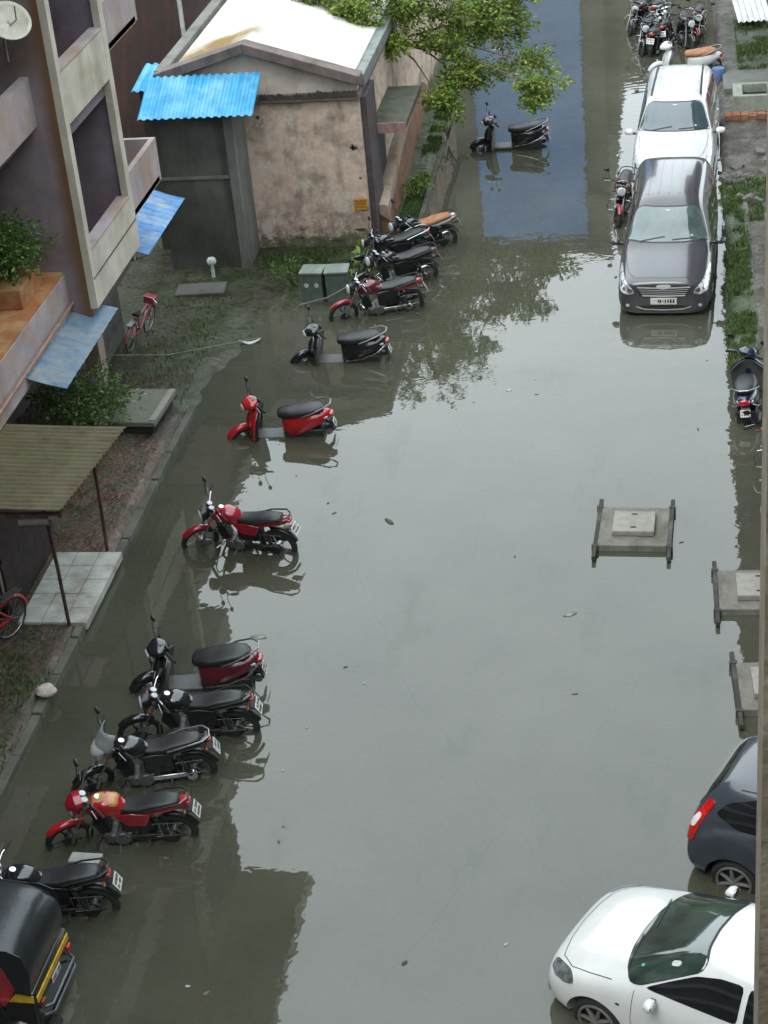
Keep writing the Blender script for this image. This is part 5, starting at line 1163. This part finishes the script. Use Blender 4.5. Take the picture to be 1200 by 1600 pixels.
# dark hut with railing beneath
T = thing('hut', 'dark red brown hut with a vertical railing under the canopy', 'hut', (-10, 21.3, 0))
mb = MB(); mb.box(-13, -9.62, 21.45, 23.4, 0, 2.1); o = mb.build('wall', P('hut_dark', (.03, .016, .014), .8, var=.5), T); o.location = (10, -21.3, 0)
for i in range(9):
    mb = MB(); mb.box(-9.68 - i * .075, -9.65 - i * .075, 21.40, 21.42, .45, 1.0); o = mb.build('railing_bar', P('rail_pale', (.34, .3, .26), .5), T); o.location = (10, -21.3, 0)
mb = MB(); mb.box(-10.4, -9.6, 21.38, 21.44, 1.0, 1.05); mb.box(-10.4, -9.6, 21.38, 21.44, .40, .45); o = mb.build('railing_frame', RIRON, T); o.location = (10, -21.3, 0)
# pale tiled strip with drifted mud
TILE = stained('pale_tiles', (.44, .45, .41), (.2, .15, .11), .55, .35, 1.6, dark=(.12, .08, .055), speck=.4)
mb = MB(); rnd = random.Random(6)
for i in range(5):
    for j in range(3):
        x0 = -9.5 + j * .345; y0 = 21.3 + i * .39
        xr = x0 + .335; mb.box(x0, min(xr, -8.47), y0, y0 + .38, .05, .172 + rnd.uniform(-.004, .006))
struct(mb.build('tiled_pavement', TILE, bevel=.004))

# concrete well cover
T = thing('concrete_slab', 'raised weathered concrete slab beside the left kerb below the shrub', 'slab', (-9.3, 27.85, 0), rz=-3)
MB().box(-.44, .42, -.66, .64, .26, .36).build('top', stained('slab_grey', (.16, .155, .13), (.12, .13, .09), .6, .2, 2), T, bevel=.02)
MB().box(-.36, .34, -.58, .58, -.1, .262).build('base', stained('slab_base', (.05, .05, .045), (.03, .03, .025), .5, .3, 2), T)
MB().box(.30, .415, -.6, .6, .362, .375).build('cement_patch', stained('cement_pale', (.24, .235, .2), (.2, .2, .17), .4, .1, 4), T)
T = thing('broken_slab', 'dark broken slab lying at the foot of the grey lean-to', 'slab', (-9.55, 33.4, .05), rz=4)
MB().box(-.5, .5, -.28, .28, .02, .12).build('top', DARKWALL, T, bevel=.02); MB().box(-.55, .5, -.36, .2, -.1, .021).build('base', MB_D, T)
T = thing('white_tap_post', 'small white capped post against the foot of the grey lean-to', 'post', (-9.45, 34.1, .1))
MB().cyl((0, 0, 0), (0, 0, .34), .035).build('stem', P('pvc_white', (.55, .55, .52), .4), T); MB().sup([(.3, 0, 0, .08, .08, 2), (.36, 0, 0, .1, .1, 2), (.42, 0, 0, .07, .07, 2)], 14, axis='z').build('cap', P('pvc_white', (.55, .55, .52), .4), T, smooth=60)

# green cabinet (two boxes)
GRN = stained('cabinet_green', (.09, .125, .10), (.13, .14, .12), .7, .5, 3, speck=.5, rough=.5)
for i, (x, w_, lab) in enumerate(((-7.2, .42, 'green metal cabinet with two round white discs, left of the pair'), (-6.72, .44, 'green metal cabinet half hidden behind the maroon motorcycle'))):
    T = thing('electrical_cabinet', lab, 'cabinet', (x, 33.15, -.05), rz=(-3, 4)[i], group='green cabinets by the shed')
    MB().box(-w_ / 2, w_ / 2, -.2, .2, 0, .62).build('cabinet_body', GRN, T, bevel=.012)
    MB().box(-w_ / 2 - .02, w_ / 2 + .02, -.23, .23, .622, .67).build('lid', stained('cabinet_lid', (.17, .20, .17), (.3, .3, .25), .5, .1, 4), T, bevel=.012)
    if i == 0:
        for xx in (-.1, .1): MB().cyl((xx, -.208, .40), (xx, -.201, .40), .045, seg=18).build('disc', P('disc_white', (.5, .52, .48), .5), T)
    MB().box(-w_ / 2 - .04, w_ / 2 + .04, -.24, .24, -.2, .0).build('plinth', KERB, T)
# pipe lying across the cabinets
o = MB().tube([(-7.45, 32.7, .05), (-6.9, 32.75, .16), (-6.3, 32.9, .42)], .015, 6).build('stick', P('stick_grey', (.17, .16, .13), .8)); tag(o, 'thin grey stick leaning across the foot of the green cabinets', 'stick')

plant('weed', 'fresh yellow green leaves poking up beside the green cabinet', 'plant', (-6.35, 33.6, .05), .3, .6, 46, .2, mat=LEAF, seed=8, stems=4)
plant('weed', 'low green weeds at the corner left of the green cabinet', 'plant', (-7.75, 33.7, .08), .4, .4, 420, .07, seed=14, stems=6)
plant('weed', 'bright small shrub on the grass verge beside the laterite wall', 'plant', (-5.75, 38.2, .1), .32, .5, 260, .09, mat=LEAF, seed=18, stems=5)
plant('weed', 'bright leafy sprig leaning over the verge kerb near the lone dark scooter', 'plant', (-5.55, 42.2, .1), .3, .5, 120, .1, mat=LEAF, seed=19, stems=4)

# ================================================================== manhole chambers with raised slabs
def manhole(label, x, y, w_, d_, rz, right_rail=True, h=.10):
    T = thing('manhole_chamber', label, 'manhole', (x, y, 0), rz=rz, group='raised manhole chambers in the flooded road')
    C1 = stained('chamber_concrete', (.19, .18, .155), (.085, .085, .07), .9, .4, 3.5, speck=.6); C2 = stained('chamber_lid', (.27, .265, .235), (.19, .18, .15), .5, .1, 3, speck=.3)
    MB().box(-w_ / 2, w_ / 2, -d_ / 2, d_ / 2, -.25, h).build('base_slab', C1, T, bevel=.012)
    lid = MB().box(-.31, .31, -.30, .30, h, h + .09).build('lid', C2, T, bevel=.014)
    for yy in (-.18, .2):
        mb = MB(); mb.sup([(h + .0902, .0, yy, .05, .022, 2), (h + .0925, .0, yy, .05, .022, 2)], 14, axis='z'); mb.build('lifting_hole', P('hole_dark', (.02, .02, .018), .9), lid)
    for s in ((-1, 1) if right_rail else (-1,)):
        xx = s * (w_ / 2 + .03); mb = MB(); mb.box(xx - .03, xx + .03, -d_ / 2 - .32, d_ / 2 + .26, h - .07, h - .0); mb.build('edge_beam', stained('beam_dark', (.045, .045, .042), (.11, .11, .10), .5, .2, 3), T, bevel=.008)
        for yy in (-d_ / 2 - .01, d_ / 2 + .01): MB().box(xx - .05, xx + .05, yy - .03, yy + .03, h - .09, h + .012).build('beam_bracket', MB_D, T, bevel=.006)
manhole('square manhole chamber standing clear in the middle right of the flooded road', -.80, 24.05, 1.02, 1.12, -2)
manhole('manhole chamber cut by the wall edge, nearer the lone square one', .96, 22.3, 1.12, 1.02, 1, False)
manhole('manhole chamber cut by the wall edge, nearest the dark hatchback', 1.10, 20.0, .96, 1.05, 3, False)

# ================================================================== right verge: blocks, tank, walls
BRICK = stained('brick_orange', (.26, .11, .06), (.3, .2, .14), .5, .2, 3, speck=.5)
T = thing('brick_wall', 'low orange brick kerb wall in front of the square tank at the right', 'wall', (1.5, 42.6, 0)); rnd = random.Random(5)
for k in range(1):
    mb = MB()
    for i in range(7):
        for j in range(2): mb.box(-.62 + i * .19, -.445 + i * .19, -.06 + .11 * j, .045 + .11 * j, -.1, .27 + rnd.uniform(-.02, .02))
    mb.build('brick_course', BRICK, T, bevel=.008)
T = thing('water_tank', 'square concrete tank with dark opening at the right edge', 'tank', (1.58, 43.7, .1))
mb = MB(); mb.box(-.48, .5, -.52, -.40, 0, .42); mb.box(-.48, .5, .40, .52, 0, .42); mb.box(-.48, -.26, -.40, .40, 0, .42); mb.box(.32, .5, -.40, .40, 0, .42); mb.build('rim', stained('tank_concrete', (.27, .28, .24), (.15, .17, .12), .5, .2, 3), T, bevel=.012)
MB().box(-.26, .32, -.40, .40, 0, .22).build('opening', P('tank_dark', (.02, .025, .025), .15), T)
T = thing('red_wall', 'faded red painted wall end at the upper right margin', 'wall', (2.2, 47, 0)); MB().box(0, .3, -2.6, 3.4, 0, .95).build('wall_body', stained('red_paint_wall', (.26, .10, .09), (.2, .17, .15), .6, .3, 1.5), T)
T = thing('concrete_platform', 'flat grey concrete platform beside the right hand grass strip', 'platform', (1.9, 34, 0)); MB().box(-.34, .9, -2.6, 2.4, 0, .24).build('platform_top', stained('platform_grey', (.15, .155, .145), (.08, .085, .07), .6, .2, 1.3, speck=.5), T, bevel=.02)
T = thing('concrete_platform', 'grey paved platform behind the square tank at the right', 'platform', (1.5, 45.4, 0)); MB().box(-.6, .6, -.75, .7, 0, .26).build('platform_top', stained('platform_grey', (.15, .155, .145), (.08, .085, .07), .6, .2, 1.3), T, bevel=.02)
T = thing('white_sheet', 'white sheet metal panel lying at the top right corner', 'panel', (1.75, 50.9, .3), rz=6)
mb = MB()
for i in range(6): mb.add([(-.42 + i * .15, -.7, 0), (-.36 + i * .15, -.7, .05), (-.28 + i * .15, -.7, 0), (-.42 + i * .15, .9, .3), (-.36 + i * .15, .9, .35), (-.28 + i * .15, .9, .3)], [(0, 1, 4, 3), (1, 2, 5, 4)])
mb.build('sheet', P('white_sheet_metal', (.6, .62, .6), .4), T)
T = thing('blue_drum', 'small faded blue drum beside the white people carrier rear', 'drum', (.80, 46.0, -.05)); MB().sup([(0, 0, 0, .16, .16, 2), (.02, 0, 0, .18, .18, 2), (.38, 0, 0, .18, .18, 2), (.42, 0, 0, .15, .15, 2)], 20, axis='z').build('drum_body', P('drum_blue', (.06, .12, .26), .5), T, smooth=40)
T = thing('rubble_heap', 'low heap of broken grey stones on the right verge beyond the dark people carrier', 'rubble', (1.45, 38.6, .1)); rnd = random.Random(21)
mb = MB()
for k in range(46):
    c = V((rnd.gauss(0, .34), rnd.gauss(0, .9), rnd.uniform(-.02, .07))); s = rnd.uniform(.04, .13); ring = []
    mb.box(-s, s, -s * .8, s * .8, -s * .5, s * .5, M=Matrix.Translation(c) @ Euler((rnd.uniform(-.5, .5), rnd.uniform(-.5, .5), rnd.uniform(0, 3))).to_matrix().to_4x4())
o = mb.build('stones', stained('rubble_stone', (.14, .135, .12), (.08, .08, .07), .5, .2, 5), T, bevel=.01); o['kind'] = 'stuff'
o = MB().tube([(1.62, 29.9, .05), (1.6, 31.2, .25)], .012, 6).build('bamboo_stick', P('bamboo', (.32, .27, .16), .7)); tag(o, 'pale bamboo stick lying on the right hand grass verge', 'stick')

# ================================================================== grass (stuff)
def grass(name, regions, n, h, seed, mat=GRASSM, wb_=.014):
    rnd = random.Random(seed); mb = MB(); tot = sum(r_[4] for r_ in regions)
    for (x0, x1, y0, y1, wt) in regions:
        k = 0; want = int(n * wt / tot)
        for _ in range(want * 3):
            if k >= want: break
            x = rnd.uniform(x0, x1); y = rnd.uniform(y0, y1)
            if fbm(x, y, 1.3) < rnd.uniform(-.35, .2): continue
            z = hgt(x, y)
            if z < -.12: continue
            k += 1; a = rnd.uniform(0, 2 * pi); hh = h * rnd.uniform(.4, 1.2); l = rnd.uniform(.1, .8) * hh
            dx, dy = cos(a), sin(a); w_ = wb_ * rnd.uniform(.6, 1.2)
            mb.add([(x - dy * w_, y + dx * w_, z - .01), (x + dy * w_, y - dx * w_, z - .01), (x + dx * l * .5 + dy * w_ * .6, y + dy * l * .5 - dx * w_ * .6, z + hh * .7), (x + dx * l, y + dy * l, z + hh)], [(0, 1, 2, 3)])
    o = mb.build(name, mat, smooth=0); struct(o, 'stuff'); tag(o, {'grass': 'uneven green grass and weeds growing on the verges beside the flooded road'}[name], 'grass'); return o
grass('grass', [(-6.05, -5.58, 35.2, 46, 5), (-6.9, -5.9, 35.0, 36.2, 1.2), (-8.6, -6.2, 34.3, 35.5, 1.6), (.66, 1.22, 28.6, 38.4, 7), (1.25, 2.2, 36.2, 38.6, 2), (1.3, 2.2, 46.5, 51, 2), (-10.4, -8.8, 28.5, 33, .6), (-9.6, -8.65, 15, 20.5, .8), (-7.8, -7.3, 32.5, 34.5, .8)], 30000, .09, 77)

# ================================================================== floating litter
rnd = random.Random(99)
def flake(name, label, cat, x, y, s, mat, rz=0, asp=.5, z=.006, bend=.2, group=None):
    mb = MB(); n = 12; pts = []
    for i in range(n):
        a = 2 * pi * i / n; q = rnd.uniform(.7, 1.1); px, py = s * cos(a) * q, s * asp * sin(a) * q; pts.append((px, py, z + bend * s * (abs(px) / s) ** 2 * .3))
    mb.add([(0, 0, z + .004)] + pts, [(0, i + 1, (i + 1) % n + 1) for i in range(n)])
    o = mb.build(name, mat); o.location = (x, y, 0); o.rotation_euler = (0, 0, R(rz)); o.modifiers.new('s', 'SOLIDIFY').thickness = .004
    return tag(o, label, cat, group)
PAPER = P('wet_paper', (.55, .56, .52), .6); LEAFB = P('dead_leaf', (.05, .05, .035), .6); PL = P('plastic_scrap', (.42, .46, .42), .35)
flake('fallen_leaf', 'dark leaf floating alone in the middle of the flooded road', 'leaf', -4.55, 24.4, .13, LEAFB, 130, .35)
flake('fallen_leaf', 'dark leaf floating just above the lone red motorcycle', 'leaf', -6.95, 26.0, .15, LEAFB, 0, .3)
flake('plastic_bag', 'crumpled white plastic bag floating left of the black scooter', 'bag', -8.1, 31.1, .2, PAPER, 10, .35, bend=1.2)
flake('paper_scrap', 'pale round scrap floating right of the maroon scooter', 'litter', -5.95, 21.2, .12, P('pale_scum', (.2, .23, .19), .5), 0, .6)
flake('paper_scrap', 'pale faint scrap floating in the middle of the road below the square manhole', 'litter', -1.65, 21.8, .11, P('pale_scum', (.2, .23, .19), .5), 20, .6)
flake('paper_scrap', 'small white scrap floating near the top of the open water', 'litter', -3.05, 28.9, .06, PL, 20, .6)
GW = 'tiny white scraps floating on the open water'
for (x, y) in ((-4.9, 19.1), (-5.05, 18.2), (-2.0, 15.2), (-5.4, 14.4), (-4.3, 20.1)):
    flake('paper_scrap', 'tiny white scrap floating on the open grey water', 'litter', x, y, rnd.uniform(.025, .045), PL, rnd.uniform(0, 180), .5, group=GW)
o = flake('grey_board', 'flat grey board lying just behind the black motorcycle by the three wheeler', 'board', -6.98, 16.18, .01, PAPER)
bpy.data.objects.remove(o)
GL2 = 'small dark leaves and bits drifting on the flood water'; k = 0
while k < 30:
    x, y = rnd.uniform(-7.6, .4), rnd.uniform(14.3, 34)
    if rnd.random() > .35 and x > -5.5 and x < -.5: continue
    flake('floating_scrap', 'tiny dark leaf bit drifting on the murky flood water', 'litter', x, y, rnd.uniform(.018, .05), LEAFB if rnd.random() < .55 else P('brown_leaf', (.16, .11, .05), .6), rnd.uniform(0, 180), rnd.uniform(.25, .6), group=GL2); k += 1
T = thing('grey_board', 'flat pale grey board lying just behind the black motorcycle at bottom left', 'board', (-6.98, 16.05, .30), rz=-3); MB().box(-.19, .19, -.05, .12, 0, .03).build('board_sheet', P('board_grey', (.3, .31, .29), .5), T, bevel=.006)
T = thing('sack', 'crumpled pinkish white sack on the left kerb near the water', 'sack', (-8.55, 19.6, .14))
mb = MB(); rings = []
for i in range(7):
    t_ = i / 6; r_ = .13 * sin(pi * (.12 + .8 * t_)) ; rings.append([(lerp(-.14, .14, t_), r_ * cos(a) * (1 + .25 * fbm(a, t_, 2)), .05 + r_ * .7 * sin(a) * (1 + .3 * fbm(t_, a, 2.5))) for a in [2 * pi * j / 14 for j in range(14)]])
mb.ring_loft(rings); mb.build('sack_body', P('sack_cloth', (.5, .42, .38), .8, var=.4, scale=14), T, smooth=60)
# thin rope across the yard
o = MB().tube([(-10.3, 29.5, .55), (-9.4, 30.0, .3), (-8.3, 30.9, .12), (-7.9, 31.2, .06)], .008, 5).build('rope', P('rope_pale', (.22, .21, .18), .8)); tag(o, 'thin pale rope stretched low across the yard from the pillar', 'rope')
